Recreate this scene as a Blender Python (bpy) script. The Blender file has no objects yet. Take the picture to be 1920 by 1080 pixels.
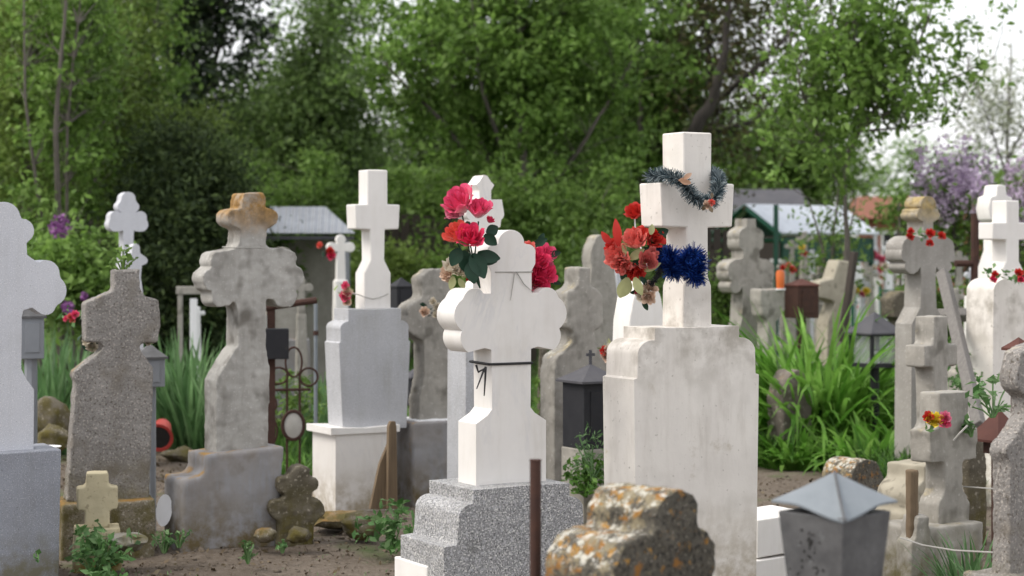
import bpy, bmesh, math, random
import numpy as np
from mathutils import Vector, Matrix, noise as mnoise
R = math.radians
scene = bpy.context.scene
COL = scene.collection

# ------------------------------------------------------------------ camera, sky, sun, exposure
H, FPX, V0 = 1.6, 3583.0, 470.0          # eye height, focal length (px of a 1920 frame), horizon row
cam_d = bpy.data.cameras.new('camera')
cam = bpy.data.objects.new('camera', cam_d); COL.objects.link(cam)
cam.location = (0, 0, H); cam.rotation_euler = (R(90), 0, 0)
cam_d.sensor_width = 36; cam_d.lens = 36 * FPX / 1920
cam_d.shift_y = (V0 - 540) / 1920
cam_d.clip_start = 0.1; cam_d.clip_end = 2000
cam_d.dof.use_dof = True; cam_d.dof.focus_distance = 8.4; cam_d.dof.aperture_fstop = 2.8
scene.camera = cam

SUN_EL, SUN_AZ = 50, -104                 # azimuth from +Y, clockwise positive: sun stands to the left, slightly beyond
world = bpy.data.worlds.new('World'); scene.world = world; world.use_nodes = True
wt = world.node_tree; wt.nodes.clear()
wo = wt.nodes.new('ShaderNodeOutputWorld'); wb = wt.nodes.new('ShaderNodeBackground')
sky = wt.nodes.new('ShaderNodeTexSky'); sky.sky_type = 'NISHITA'; sky.sun_disc = False
sky.sun_elevation = R(SUN_EL); sky.sun_rotation = R(SUN_AZ); sky.air_density = 1.2; sky.dust_density = 3.0
wmix = wt.nodes.new('ShaderNodeMix'); wmix.data_type = 'RGBA'
wtc = wt.nodes.new('ShaderNodeTexCoord'); wn = wt.nodes.new('ShaderNodeTexNoise')
wn.inputs['Scale'].default_value = 2.2; wn.inputs['Detail'].default_value = 5
wr = wt.nodes.new('ShaderNodeMapRange'); wr.inputs['From Min'].default_value = .3; wr.inputs['From Max'].default_value = .6
wr.inputs['To Min'].default_value = .62; wr.inputs['To Max'].default_value = .95
wt.links.new(wtc.outputs['Generated'], wn.inputs['Vector']); wt.links.new(wn.outputs['Fac'], wr.inputs['Value'])
wt.links.new(wr.outputs[0], wmix.inputs['Factor']); wt.links.new(sky.outputs[0], wmix.inputs['A'])
wmix.inputs['B'].default_value = (9.6, 9.6, 9.8, 1)
wt.links.new(wmix.outputs['Result'], wb.inputs['Color']); wb.inputs['Strength'].default_value = 0.085
wt.links.new(wb.outputs[0], wo.inputs[0])
sun_d = bpy.data.lights.new('sun', 'SUN'); sun_d.energy = 1.5; sun_d.angle = R(32); sun_d.color = (1, .94, .85)
sun = bpy.data.objects.new('sun', sun_d); COL.objects.link(sun)
sdir = Vector((math.sin(R(SUN_AZ)) * math.cos(R(SUN_EL)), math.cos(R(SUN_AZ)) * math.cos(R(SUN_EL)), math.sin(R(SUN_EL))))
sun.rotation_euler = sdir.to_track_quat('Z', 'Y').to_euler()
scene.view_settings.view_transform = 'Standard'; scene.view_settings.look = 'None'
scene.view_settings.exposure = 0.88; scene.view_settings.gamma = 1
scene.render.engine = 'CYCLES'
cy = scene.cycles; cy.use_denoising = True
cy.max_bounces = 9; cy.diffuse_bounces = 6; cy.glossy_bounces = 2; cy.transmission_bounces = 8; cy.transparent_max_bounces = 6
cy.use_adaptive_sampling = True; cy.adaptive_threshold = 0.02

# ------------------------------------------------------------------ material helpers
def newmat(name):
    m = bpy.data.materials.new(name); m.use_nodes = True; m.node_tree.nodes.clear()
    return m, m.node_tree
def nd(t, typ, **kw):
    n = t.nodes.new(typ)
    for k, v in kw.items():
        if k in n.inputs.keys(): n.inputs[k].default_value = v
        else: setattr(n, k, v)
    return n
def c4(c): return (c[0], c[1], c[2], 1)
def mixc(t, fac, a, b, blend='MIX'):
    m = t.nodes.new('ShaderNodeMix'); m.data_type = 'RGBA'; m.blend_type = blend
    for key, v in (('Factor', fac), ('A', a), ('B', b)):
        if isinstance(v, (int, float)): m.inputs[key].default_value = v
        elif isinstance(v, tuple): m.inputs[key].default_value = c4(v)
        else: t.links.new(v, m.inputs[key])
    return m.outputs['Result']
def noise(t, vec, scale, detail=4, rough=.6, sc=None, dist=0):
    if sc:
        mp = nd(t, 'ShaderNodeMapping'); mp.inputs['Scale'].default_value = sc
        t.links.new(vec, mp.inputs['Vector']); vec = mp.outputs[0]
    n = nd(t, 'ShaderNodeTexNoise', Scale=scale, Detail=detail, Roughness=rough, Distortion=dist)
    t.links.new(vec, n.inputs['Vector']); return n.outputs['Fac']
def rng(t, v, a, b, c=0., d=1.):
    m = nd(t, 'ShaderNodeMapRange'); m.inputs['From Min'].default_value = a; m.inputs['From Max'].default_value = b
    m.inputs['To Min'].default_value = c; m.inputs['To Max'].default_value = d
    t.links.new(v, m.inputs['Value']); return m.outputs[0]
def mul(t, a, b):
    m = nd(t, 'ShaderNodeMath', operation='MULTIPLY')
    for i, v in enumerate((a, b)):
        if isinstance(v, (int, float)): m.inputs[i].default_value = v
        else: t.links.new(v, m.inputs[i])
    return m.outputs[0]
def finish(t, col, rough=.8, bump=None, bstr=.3, bdist=.01, spec=.3, metal=0.):
    p = nd(t, 'ShaderNodeBsdfPrincipled'); o = nd(t, 'ShaderNodeOutputMaterial')
    if isinstance(col, tuple): p.inputs['Base Color'].default_value = c4(col)
    else: t.links.new(col, p.inputs['Base Color'])
    if isinstance(rough, (int, float)): p.inputs['Roughness'].default_value = rough
    else: t.links.new(rough, p.inputs['Roughness'])
    p.inputs['Specular IOR Level'].default_value = spec; p.inputs['Metallic'].default_value = metal
    if bump is not None:
        b = nd(t, 'ShaderNodeBump', Strength=bstr, Distance=bdist); t.links.new(bump, b.inputs['Height'])
        t.links.new(b.outputs[0], p.inputs['Normal'])
    t.links.new(p.outputs[0], o.inputs[0]); return p
def objvec(t): return nd(t, 'ShaderNodeTexCoord').outputs['Object']

def stone(name, c1, c2, scale=6, rough=.85, speck=None, streak=None, lichen=(), moss=None, crust=None, band=None, bump=.35, bscale=60, bdist=.004, vein=None):
    """speck=(colour, scale, lo, hi); streak=(colour, amount); lichen=[(colour, scale, lo, hi, bias)] ; moss=(colour, z)"""
    m, t = newmat(name); v = objvec(t)
    col = mixc(t, rng(t, noise(t, v, scale, 6), .3, .7), c1, c2)
    if vein:
        n = noise(t, v, 1.5, 6, .62, sc=(1, 1, .6), dist=.6)
        a = nd(t, 'ShaderNodeMath', operation='ABSOLUTE'); s = nd(t, 'ShaderNodeMath', operation='SUBTRACT'); s.inputs[1].default_value = .5
        t.links.new(n, s.inputs[0]); t.links.new(s.outputs[0], a.inputs[0])
        col = mixc(t, mul(t, rng(t, a.outputs[0], 0, .02, .5, 0), rng(t, noise(t, v, 2.5, 3), .45, .65)), col, vein)
    if speck:
        for k, (sc_, ss, lo, hi) in enumerate(speck if isinstance(speck, list) else [speck]):
            col = mixc(t, rng(t, noise(t, v, ss, 2, .5), lo, hi), col, sc_)
    if streak:
        st = mul(t, rng(t, noise(t, v, 1, 6, .65, sc=(13, 13, 2.2)), .46, .75), rng(t, noise(t, v, 3.0, 4), .35, .65))
        col = mixc(t, mul(t, st, streak[1]), col, streak[0])
    geo = nd(t, 'ShaderNodeNewGeometry')
    for (lc, ls, lo, hi, bias) in lichen:
        sep = nd(t, 'ShaderNodeSeparateXYZ'); t.links.new(geo.outputs['Normal'], sep.inputs[0])
        dt = nd(t, 'ShaderNodeVectorMath', operation='DOT_PRODUCT'); dt.inputs[1].default_value = (-.55, 0, .83); t.links.new(geo.outputs['Normal'], dt.inputs[0])
        ad = nd(t, 'ShaderNodeMath', operation='MULTIPLY_ADD'); ad.inputs[1].default_value = bias
        t.links.new(dt.outputs['Value'], ad.inputs[0]); t.links.new(noise(t, v, ls, 6, .68), ad.inputs[2])
        col = mixc(t, rng(t, ad.outputs[0], lo, hi), col, lc)
    if crust:
        sep = nd(t, 'ShaderNodeSeparateXYZ'); t.links.new(v, sep.inputs[0])
        f = mul(t, rng(t, sep.outputs['Z'], crust[1], crust[2]), rng(t, noise(t, v, 7, 6, .7), .30, .52))
        col = mixc(t, f, col, mixc(t, rng(t, noise(t, v, 22, 5, .7), .4, .65), crust[0], tuple(x * .45 for x in crust[0])))
    if band:
        sep = nd(t, 'ShaderNodeSeparateXYZ'); t.links.new(v, sep.inputs[0])
        f = mul(t, mul(t, rng(t, sep.outputs['Z'], band[1], band[2]), rng(t, sep.outputs['Z'], band[3], band[2])), rng(t, noise(t, v, 5.5, 6, .62), .44, .60))
        col = mixc(t, f, col, band[0])
    if moss:
        sep = nd(t, 'ShaderNodeSeparateXYZ'); t.links.new(v, sep.inputs[0])
        f = mul(t, rng(t, sep.outputs['Z'], moss[1], moss[1] * .2), rng(t, noise(t, v, 9, 6, .7), .38, .6))
        col = mixc(t, f, col, moss[0])
    finish(t, col, rough, noise(t, v, bscale, 5, .7), bump, bdist, .25)
    return m
def plain(name, c1, c2, scale=10, rough=.6, metal=0., bump=.15, sc=None, rust=None, spec=.35):
    m, t = newmat(name); v = objvec(t)
    col = mixc(t, rng(t, noise(t, v, scale, 6, .65, sc=sc), .3, .7), c1, c2)
    if rust: col = mixc(t, rng(t, noise(t, v, rust[1], 6, .7), rust[2], rust[2] + .12), col, rust[0])
    finish(t, col, rough, noise(t, v, scale * 5, 4, .6, sc=sc), bump, .003, spec, metal)
    return m
def sheetroof(name, c1, c2, axis, pitch=.075):
    m, t = newmat(name); v = objvec(t); col = mixc(t, rng(t, noise(t, v, 3, 6, .65), .3, .7), c1, c2)
    col = mixc(t, rng(t, noise(t, v, 7, 6, .7), .58, .75), col, tuple(x * .6 for x in c2))
    w = nd(t, 'ShaderNodeTexWave', wave_type='BANDS', bands_direction=axis, Scale=6.283 / 20 / pitch * 1.0); t.links.new(v, w.inputs['Vector'])
    finish(t, col, .55, w.outputs['Fac'], .8, .02, .3, .1); return m
def leafmat(name, dark, mid, light, trans=.35, clump=1.3, rough=.5):
    m, t = newmat(name); geo = nd(t, 'ShaderNodeNewGeometry')
    rp = nd(t, 'ShaderNodeValToRGB'); e = rp.color_ramp.elements
    e[0].color = c4(dark); e[1].color = c4(light); e[1].position = 1; x = e.new(.5); x.color = c4(mid)
    t.links.new(geo.outputs['Random Per Island'], rp.inputs[0])
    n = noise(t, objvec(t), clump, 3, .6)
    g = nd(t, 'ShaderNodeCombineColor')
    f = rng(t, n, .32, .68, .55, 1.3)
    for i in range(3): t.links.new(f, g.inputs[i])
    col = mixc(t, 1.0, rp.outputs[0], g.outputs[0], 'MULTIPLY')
    p = nd(t, 'ShaderNodeBsdfPrincipled', Roughness=rough); p.inputs['Specular IOR Level'].default_value = .25
    tr = nd(t, 'ShaderNodeBsdfTranslucent'); ms = nd(t, 'ShaderNodeMixShader'); ms.inputs[0].default_value = trans
    t.links.new(col, p.inputs['Base Color']); t.links.new(col, tr.inputs['Color'])
    t.links.new(p.outputs[0], ms.inputs[1]); t.links.new(tr.outputs[0], ms.inputs[2])
    o = nd(t, 'ShaderNodeOutputMaterial'); t.links.new(ms.outputs[0], o.inputs[0]); return m
def petalmat(name, base, tip, z0, z1, trans=.25):
    """colour runs from the petal base to its rim along the flower's own axis"""
    m, t = newmat(name); v = objvec(t); sep = nd(t, 'ShaderNodeSeparateXYZ'); t.links.new(v, sep.inputs[0])
    geo = nd(t, 'ShaderNodeNewGeometry')
    col = mixc(t, rng(t, sep.outputs['Z'], z0, z1), base, tip)
    col = mixc(t, rng(t, geo.outputs['Random Per Island'], 0, 1, 0, .35), col, tuple(x * .55 for x in tip))
    p = nd(t, 'ShaderNodeBsdfPrincipled', Roughness=.55); tr = nd(t, 'ShaderNodeBsdfTranslucent')
    ms = nd(t, 'ShaderNodeMixShader'); ms.inputs[0].default_value = trans
    t.links.new(col, p.inputs['Base Color']); t.links.new(col, tr.inputs['Color'])
    t.links.new(p.outputs[0], ms.inputs[1]); t.links.new(tr.outputs[0], ms.inputs[2])
    o = nd(t, 'ShaderNodeOutputMaterial'); t.links.new(ms.outputs[0], o.inputs[0]); return m

OR = (.32, .17, .045); YE = (.42, .3, .1); PALE = (.55, .53, .46)
M = {}
M['marble'] = stone('white_marble', (.75, .725, .695), (.67, .645, .62), 3, .42, streak=((.47, .43, .36), .5), moss=((.38, .33, .25), .28), vein=(.5, .5, .52), bump=.05, bscale=30)
M['plaster'] = stone('white_limewash', (.76, .725, .675), (.67, .635, .595), 4, .8, speck=[((.45, .42, .38), 45, .66, .76), ((.58, .55, .505), 5.5, .56, .80)], streak=((.38, .34, .29), .65), moss=((.38, .33, .25), .55), band=((.37, .34, .295), .95, 1.27, 1.44), lichen=[((.45, .40, .32), 3.5, .60, .72, .0), ((.5, .43, .22), 7, .68, .8, .04)], bump=.3, bscale=35)
M['plaster2'] = stone('white_plaster', (.78, .76, .73), (.70, .68, .66), 4, .75, streak=((.5, .47, .4), .5), bump=.2, bscale=30)
M['bluegrey'] = stone('blue_grey_mosaic', (.45, .455, .475), (.375, .38, .40), 3, .65, speck=[((.56, .57, .60), 170, .56, .66), ((.22, .23, .26), 140, .64, .7)], bump=.12, bscale=150, streak=((.27, .26, .22), .6))
M['slategrey'] = stone('slate_grey_mosaic', (.27, .285, .325), (.20, .21, .24), 3, .65, speck=[((.38, .39, .42), 170, .56, .66), ((.14, .15, .17), 140, .64, .7)], bump=.12, bscale=150, streak=((.17, .165, .15), .6), moss=((.15, .14, .10), .25))
M['palegrey'] = stone('pale_grey_mosaic', (.54, .55, .59), (.47, .48, .52), 3, .7, speck=[((.68, .68, .7), 190, .56, .66), ((.3, .3, .33), 160, .64, .7)], bump=.12, bscale=160, streak=((.35, .35, .33), .45))
M['granite'] = stone('speckled_granite', (.26, .26, .265), (.17, .175, .185), 5, .45, speck=[((.66, .65, .63), 150, .56, .62), ((.035, .035, .04), 130, .57, .63), ((.40, .40, .42), 60, .55, .68), ((.55, .54, .52), 330, .58, .64), ((.13, .125, .11), 5, .6, .85)], bump=.08, bscale=200)
M['concrete'] = stone('weathered_concrete', (.35, .33, .295), (.235, .22, .195), 5, .9, speck=[((.5, .48, .45), 80, .6, .75)], streak=((.17, .16, .14), .75), lichen=[(OR, 5, .88, 1.0, .36), ((.5, .47, .38), 14, .86, 1.0, .28)], bump=.5, bscale=50)
M['pebble'] = stone('pebbledash_concrete', (.28, .265, .25), (.19, .178, .168), 5, .95, speck=[((.42, .385, .35), 95, .55, .68), ((.12, .105, .09), 80, .56, .68), ((.17, .15, .125), 6, .52, .72)], lichen=[((.36, .25, .10), 6, .86, 1.0, .34), (PALE, 12, .84, 1.0, .26)], moss=((.12, .10, .035), .55), bump=.9, bscale=75, bdist=.008)
M['bluewash'] = stone('blue_washed_concrete', (.29, .285, .29), (.21, .19, .175), 4, .9, streak=((.30, .34, .41), .8), speck=[((.2, .18, .16), 12, .55, .75)], lichen=[((.30, .18, .06), 8, .76, .92, .34), ((.5, .46, .36), 9, .84, 1.0, .24)], moss=((.13, .10, .05), .30), bump=.4, bscale=45)
M['cream'] = stone('cream_limestone', (.52, .46, .31), (.42, .37, .25), 7, .9, speck=[((.3, .26, .17), 40, .6, .7)], moss=((.22, .16, .05), .25), bump=.5, bscale=60)
M['lichen'] = stone('lichen_covered_stone', (.15, .135, .11), (.07, .065, .052), 9, .95, speck=[((.05, .046, .04), 60, .52, .62), ((.26, .24, .20), 80, .62, .7)],
                    lichen=[((.27, .23, .15), 20, .56, .66, .10), ((.40, .225, .06), 24, .565, .63, .05), ((.29, .135, .035), 12, .57, .64, .03), (PALE, 30, .68, .76, .20), ((.66, .64, .59), 55, .71, .78, .16), ((.08, .07, .045), 110, .78, .82, .2)], bump=.9, bscale=70, bdist=.012)
M['pebble_moss'] = stone('mossy_pebbledash', (.24, .21, .16), (.15, .13, .095), 5, .95, speck=[((.40, .37, .32), 95, .57, .68), ((.10, .09, .07), 80, .58, .68)], lichen=[((.27, .15, .045), 6, .66, .85, .40)], moss=((.10, .085, .03), .9), bump=.9, bscale=75, bdist=.008)
M['concrete_o'] = stone('concrete_with_orange_crust', (.41, .40, .375), (.29, .28, .262), 5, .9, speck=[((.5, .48, .45), 80, .6, .75), ((.15, .14, .125), 7, .52, .70)], streak=((.16, .145, .125), .8), lichen=[((.36, .24, .10), 5, .90, 1.02, .3), ((.5, .47, .38), 14, .86, 1.0, .28)], crust=((.34, .20, .07), 1.66, 1.84), bump=.5, bscale=50)
M['concrete_y'] = stone('concrete_with_yellow_crust', (.35, .335, .31), (.25, .235, .215), 5, .9, speck=[((.5, .48, .45), 80, .6, .75)], streak=((.17, .16, .14), .8), lichen=[((.5, .47, .38), 14, .86, 1.0, .28)], crust=((.42, .32, .15), 1.76, 1.9), bump=.5, bscale=50)
M['brownstone'] = stone('brown_grey_stone', (.20, .172, .15), (.11, .092, .08), 7, .95, speck=[((.36, .33, .29), 30, .58, .7)], lichen=[((.30, .22, .14), 9, .7, .85, .2)], bump=.7, bscale=45)
M['beige'] = stone('beige_stone', (.40, .365, .29), (.29, .265, .21), 6, .9, speck=[((.2, .18, .14), 20, .58, .72)], streak=((.2, .18, .14), .6), bump=.5, bscale=50)
M['mossy'] = stone('mossy_old_stone', (.135, .118, .09), (.075, .066, .05), 9, .95, speck=[((.3, .27, .22), 50, .6, .7)], lichen=[((.18, .155, .10), 10, .68, .85, .22)], moss=((.09, .075, .02), .4), bump=.8, bscale=40, bdist=.01)
M['greylich'] = stone('grey_stone_with_lichen', (.36, .34, .305), (.25, .237, .212), 6, .92, speck=[((.43, .41, .375), 45, .60, .78), ((.16, .15, .13), 8, .54, .70)], streak=((.14, .13, .115), .8), moss=((.13, .115, .06), .35), lichen=[((.42, .36, .24), 8, .8, .95, .3), (PALE, 18, .82, .95, .26)], bump=.6, bscale=50)
M['galv'] = plain('galvanised_sheet', (.165, .188, .208), (.215, .238, .26), 7, .6, .12, .1, rust=((.2, .2, .19), 5, .68))
M['galvdark'] = plain('tarnished_sheet', (.135, .135, .138), (.072, .072, .075), 12, .65, .15, .25, rust=((.22, .225, .23), 22, .62))
M['greymetal'] = plain('grey_painted_metal', (.22, .235, .26), (.27, .285, .31), 4, .55, .2)
M['black'] = plain('black_painted_metal', (.012, .013, .017), (.022, .022, .026), 8, .72, 0, rust=((.10, .075, .05), 6, .66))
M['darkroof'] = plain('dark_grey_metal_roof', (.055, .055, .066), (.085, .083, .09), 6, .75, 0, rust=((.16, .10, .06), 7, .66))
M['rust'] = plain('rusty_iron', (.045, .024, .02), (.075, .036, .026), 20, .85, .1, .4)
M['rustroof'] = plain('red_brown_painted_metal', (.10, .035, .026), (.07, .028, .022), 8, .8)
M['wood'] = plain('grey_weathered_wood', (.13, .122, .115), (.20, .188, .175), 4, .9, 0, .4, sc=(14, 14, 1))
M['brownwood'] = plain('brown_wood', (.20, .145, .09), (.12, .085, .055), 4, .85, 0, .4, sc=(16, 16, 1))
M['darkwood'] = plain('dark_fence_wood', (.065, .052, .045), (.042, .035, .03), 3, .9, 0, .4, sc=(14, 14, 1))
M['green'] = plain('green_painted_metal', (.012, .10, .055), (.02, .13, .075), 6, .5, 0)
M['greendark'] = plain('dark_green_paint', (.008, .05, .033), (.014, .065, .04), 6, .6, 0)
M['whiteroof'] = sheetroof('pale_corrugated_roof', (.62, .66, .72), (.52, .56, .62), 'Y')
M['roofgrey'] = sheetroof('grey_sheet_roof', (.34, .36, .40), (.25, .265, .29), 'X')
M['brick'] = plain('red_brick', (.32, .12, .075), (.24, .10, .07), 4, .9)
M['rooftile'] = plain('terracotta_tile', (.24, .095, .06), (.18, .08, .055), 6, .9)
M['white'] = plain('white_paint', (.76, .76, .77), (.70, .70, .71), 5, .6)
M['enamel'] = plain('grey_white_enamel', (.56, .55, .52), (.42, .41, .38), 6, .45)
M['redplastic'] = plain('red_plastic', (.42, .05, .04), (.32, .035, .03), 9, .5)
M['darkhole'] = plain('hole_shade_black', (.012, .012, .012), (.02, .018, .016), 9, .8)  # flat black that paints the shade inside holes and the pot mouth
M['string'] = plain('grey_string', (.42, .41, .38), (.34, .33, .31), 9, .9)
M['ribbon'] = plain('black_ribbon', (.012, .012, .014), (.02, .02, .022), 9, .5)
M['orange'] = plain('orange_glass', (.62, .15, .03), (.5, .11, .03), 6, .3)
M['soilclod'] = plain('soil_clod', (.16, .13, .10), (.09, .072, .056), 6, .95)
M['bark'] = plain('grey_brown_bark', (.085, .075, .065), (.14, .125, .11), 9, .95, 0, .6, sc=(3, 3, .6))
M['barkdark'] = plain('dark_bark', (.035, .03, .028), (.06, .052, .046), 8, .95, 0, .6, sc=(3, 3, .6))
M['barkpale'] = plain('pale_grey_bark', (.13, .122, .11), (.19, .178, .16), 9, .95, 0, .5, sc=(3, 3, .6))
gm, gt = newmat('clear_dusty_glass')
g1 = nd(gt, 'ShaderNodeBsdfTransparent'); g2 = nd(gt, 'ShaderNodeBsdfPrincipled', Roughness=.25); g2.inputs['Base Color'].default_value = (.4, .42, .42, 1)
gx = nd(gt, 'ShaderNodeMixShader'); gx.inputs[0].default_value = .4; go = nd(gt, 'ShaderNodeOutputMaterial')
gt.links.new(g1.outputs[0], gx.inputs[1]); gt.links.new(g2.outputs[0], gx.inputs[2]); gt.links.new(gx.outputs[0], go.inputs[0]); M['glass'] = gm

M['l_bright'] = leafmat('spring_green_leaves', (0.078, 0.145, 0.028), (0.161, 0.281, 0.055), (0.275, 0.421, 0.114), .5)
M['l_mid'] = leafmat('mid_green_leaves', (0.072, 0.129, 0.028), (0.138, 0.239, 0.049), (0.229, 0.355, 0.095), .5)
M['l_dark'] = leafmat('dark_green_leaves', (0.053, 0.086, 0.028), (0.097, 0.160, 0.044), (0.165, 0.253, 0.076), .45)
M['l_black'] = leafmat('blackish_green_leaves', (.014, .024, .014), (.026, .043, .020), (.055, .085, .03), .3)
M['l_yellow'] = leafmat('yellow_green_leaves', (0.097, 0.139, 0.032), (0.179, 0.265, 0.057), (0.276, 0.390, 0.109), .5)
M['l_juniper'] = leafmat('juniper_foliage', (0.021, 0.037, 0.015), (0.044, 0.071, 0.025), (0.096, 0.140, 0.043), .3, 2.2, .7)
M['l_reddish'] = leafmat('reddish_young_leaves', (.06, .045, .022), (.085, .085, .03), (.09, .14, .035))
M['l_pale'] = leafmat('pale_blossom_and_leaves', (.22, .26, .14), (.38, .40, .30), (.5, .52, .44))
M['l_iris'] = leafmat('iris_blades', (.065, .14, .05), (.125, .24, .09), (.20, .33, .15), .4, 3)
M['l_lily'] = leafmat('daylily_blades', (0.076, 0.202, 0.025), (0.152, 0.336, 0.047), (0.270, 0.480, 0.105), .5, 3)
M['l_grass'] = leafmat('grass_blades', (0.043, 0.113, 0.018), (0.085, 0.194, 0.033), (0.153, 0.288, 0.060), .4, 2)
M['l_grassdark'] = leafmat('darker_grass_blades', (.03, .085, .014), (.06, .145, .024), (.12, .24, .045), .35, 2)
M['l_weed'] = leafmat('weed_leaves', (.06, .15, .04), (.12, .25, .08), (.24, .38, .17), .35, 6)
M['l_lilac'] = leafmat('lilac_flowers', (.55, .42, .60), (.68, .55, .72), (.80, .70, .82), .3, 3)
M['l_magenta'] = leafmat('magenta_lilac_flowers', (.17, .055, .19), (.25, .09, .27), (.36, .16, .37), .3, 3)
M['l_rosepink'] = leafmat('small_pink_flowers', (.55, .18, .22), (.65, .28, .3), (.7, .4, .4), .3, 3)
M['l_fake'] = leafmat('dark_silk_leaves', (.008, .03, .018), (.014, .045, .027), (.03, .075, .045), .1, 6)
M['l_cream'] = leafmat('cream_green_silk_leaves', (.30, .34, .16), (.42, .42, .22), (.2, .3, .1), .2, 6)
M['l_litter'] = leafmat('dry_leaf_litter', (.07, .05, .03), (.13, .095, .06), (.2, .16, .1), .1, 3)
M['t_blue'] = leafmat('blue_tinsel', (.004, .012, .085), (.006, .025, .17), (.03, .10, .42), .1, 20, .3)
M['t_grey'] = leafmat('grey_blue_tinsel', (.015, .03, .04), (.06, .095, .11), (.42, .48, .5), .1, 20, .3)  # palest strand tone paints white glints into the tinsel colour
for k, b, tp, z0, z1 in (('pink', (.80, .55, .60), (.78, .075, .19), .0, .038), ('coral', (.76, .34, .28), (.80, .12, .09), 0, .04),
                         ('crimson', (.62, .10, .17), (.78, .045, .14), 0, .04), ('red', (.5, .03, .03), (.60, .035, .025), 0, .04),
                         ('salmon', (.76, .36, .30), (.74, .13, .11), 0, .055), ('fadedred', (.6, .26, .22), (.55, .12, .11), 0, .045),
                         ('cream', (.66, .58, .42), (.66, .60, .50), 0, .05), ('peach', (.55, .30, .18), (.70, .52, .40), 0, .04),
                         ('yellow', (.72, .5, .03), (.80, .62, .05), 0, .04), ('rosy', (.72, .34, .42), (.74, .16, .28), 0, .055)):
    M['p_' + k] = petalmat(k + '_petals', b, tp, z0, z1)

# ------------------------------------------------------------------ geometry helpers
def P(u, v, d): return Vector(((u - 960) / FPX * d, d, H + (V0 - v) / FPX * d))
def tag(o, label=None, cat=None, group=None, kind=None):
    if label: o['label'] = label
    if cat: o['category'] = cat
    if group: o['group'] = group
    if kind: o['kind'] = kind
    return o
def empty(name, loc, rz, label, cat, group=None):
    o = bpy.data.objects.new(name, None); COL.objects.link(o); o.empty_display_size = .1
    o.location = loc; o.rotation_euler = (0, 0, rz); return tag(o, label, cat, group)
def link(name, me, mat, parent=None, loc=None):
    if mat is not None and not me.materials: me.materials.append(mat)
    o = bpy.data.objects.new(name, me); COL.objects.link(o)
    if parent: o.parent = parent
    if loc is not None: o.location = loc
    return o
class MB:
    def __init__(s): s.v = []; s.f = []
    def add(s, vs, fs):
        k = len(s.v); s.v += [tuple(x) for x in vs]; s.f += [tuple(i + k for i in q) for q in fs]; return s
    def box(s, x0, x1, y0, y1, z0, z1, top=0.):
        a = [(x0, y0, z0), (x1, y0, z0), (x1, y1, z0), (x0, y1, z0), (x0 - top, y0 - top, z1), (x1 + top, y0 - top, z1), (x1 + top, y1 + top, z1), (x0 - top, y1 + top, z1)]
        return s.add(a, [(3, 2, 1, 0), (4, 5, 6, 7), (0, 1, 5, 4), (1, 2, 6, 5), (2, 3, 7, 6), (3, 0, 4, 7)])
    def tube(s, pts, r, n=6, cap=True):
        pts = [Vector(p) for p in pts]; L = len(pts)
        rs = list(r) if hasattr(r, '__len__') else [r] * L
        vs = []; ref = None
        for i, p in enumerate(pts):
            d = (pts[min(i + 1, L - 1)] - pts[max(i - 1, 0)]); d = d.normalized() if d.length > 1e-9 else Vector((0, 0, 1))
            if ref is None: ref = Vector((1, 0, 0)) if abs(d.x) < .8 else Vector((0, 1, 0))
            a = (ref - d * ref.dot(d)).normalized(); b = d.cross(a); ref = a
            for k in range(n):
                t = 2 * math.pi * k / n; vs.append(p + (a * math.cos(t) + b * math.sin(t)) * rs[i])
        fs = [(i * n + k, i * n + (k + 1) % n, (i + 1) * n + (k + 1) % n, (i + 1) * n + k) for i in range(L - 1) for k in range(n)]
        if cap: fs += [tuple(range(n - 1, -1, -1)), tuple((L - 1) * n + k for k in range(n))]
        return s.add(vs, fs)
    def mesh(s, name):
        me = bpy.data.meshes.new(name); me.from_pydata(s.v, [], s.f); me.update(); return me
    def build(s, name, mat, parent=None, loc=None, bevel=0, smooth=None, rough=None):
        o = link(name, s.mesh(name), mat, parent, loc)
        if smooth is not None: smoothed(o, smooth)
        if bevel: bevelled(o, bevel)
        if rough: roughen(o, *rough)
        return o
def smoothed(o, ang=35):
    me = o.data
    me.polygons.foreach_set('use_smooth', [True] * len(me.polygons)); me.set_sharp_from_angle(angle=R(ang)); return o
def bevelled(o, w, seg=2):
    b = o.modifiers.new('bevel', 'BEVEL'); b.width = w; b.segments = seg; b.limit_method = 'ANGLE'; b.angle_limit = R(38)
    b.use_clamp_overlap = True
    wn_ = o.modifiers.new('wn', 'WEIGHTED_NORMAL'); wn_.keep_sharp = True
    return o
TEX = {}
def roughen(o, vox=.012, strength=.014, scale=.09, smooth=3):
    r = o.modifiers.new('remesh', 'REMESH'); r.mode = 'VOXEL'; r.voxel_size = vox; r.use_smooth_shade = True
    if smooth:
        s = o.modifiers.new('worn', 'SMOOTH'); s.factor = .5; s.iterations = smooth
    key = scale
    if key not in TEX:
        tx = bpy.data.textures.new('erosion', 'CLOUDS'); tx.noise_scale = scale; tx.noise_depth = 4; TEX[key] = tx
    d = o.modifiers.new('eroded', 'DISPLACE'); d.texture = TEX[key]; d.strength = strength; d.mid_level = .5; d.texture_coords = 'GLOBAL'
    return o
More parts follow.
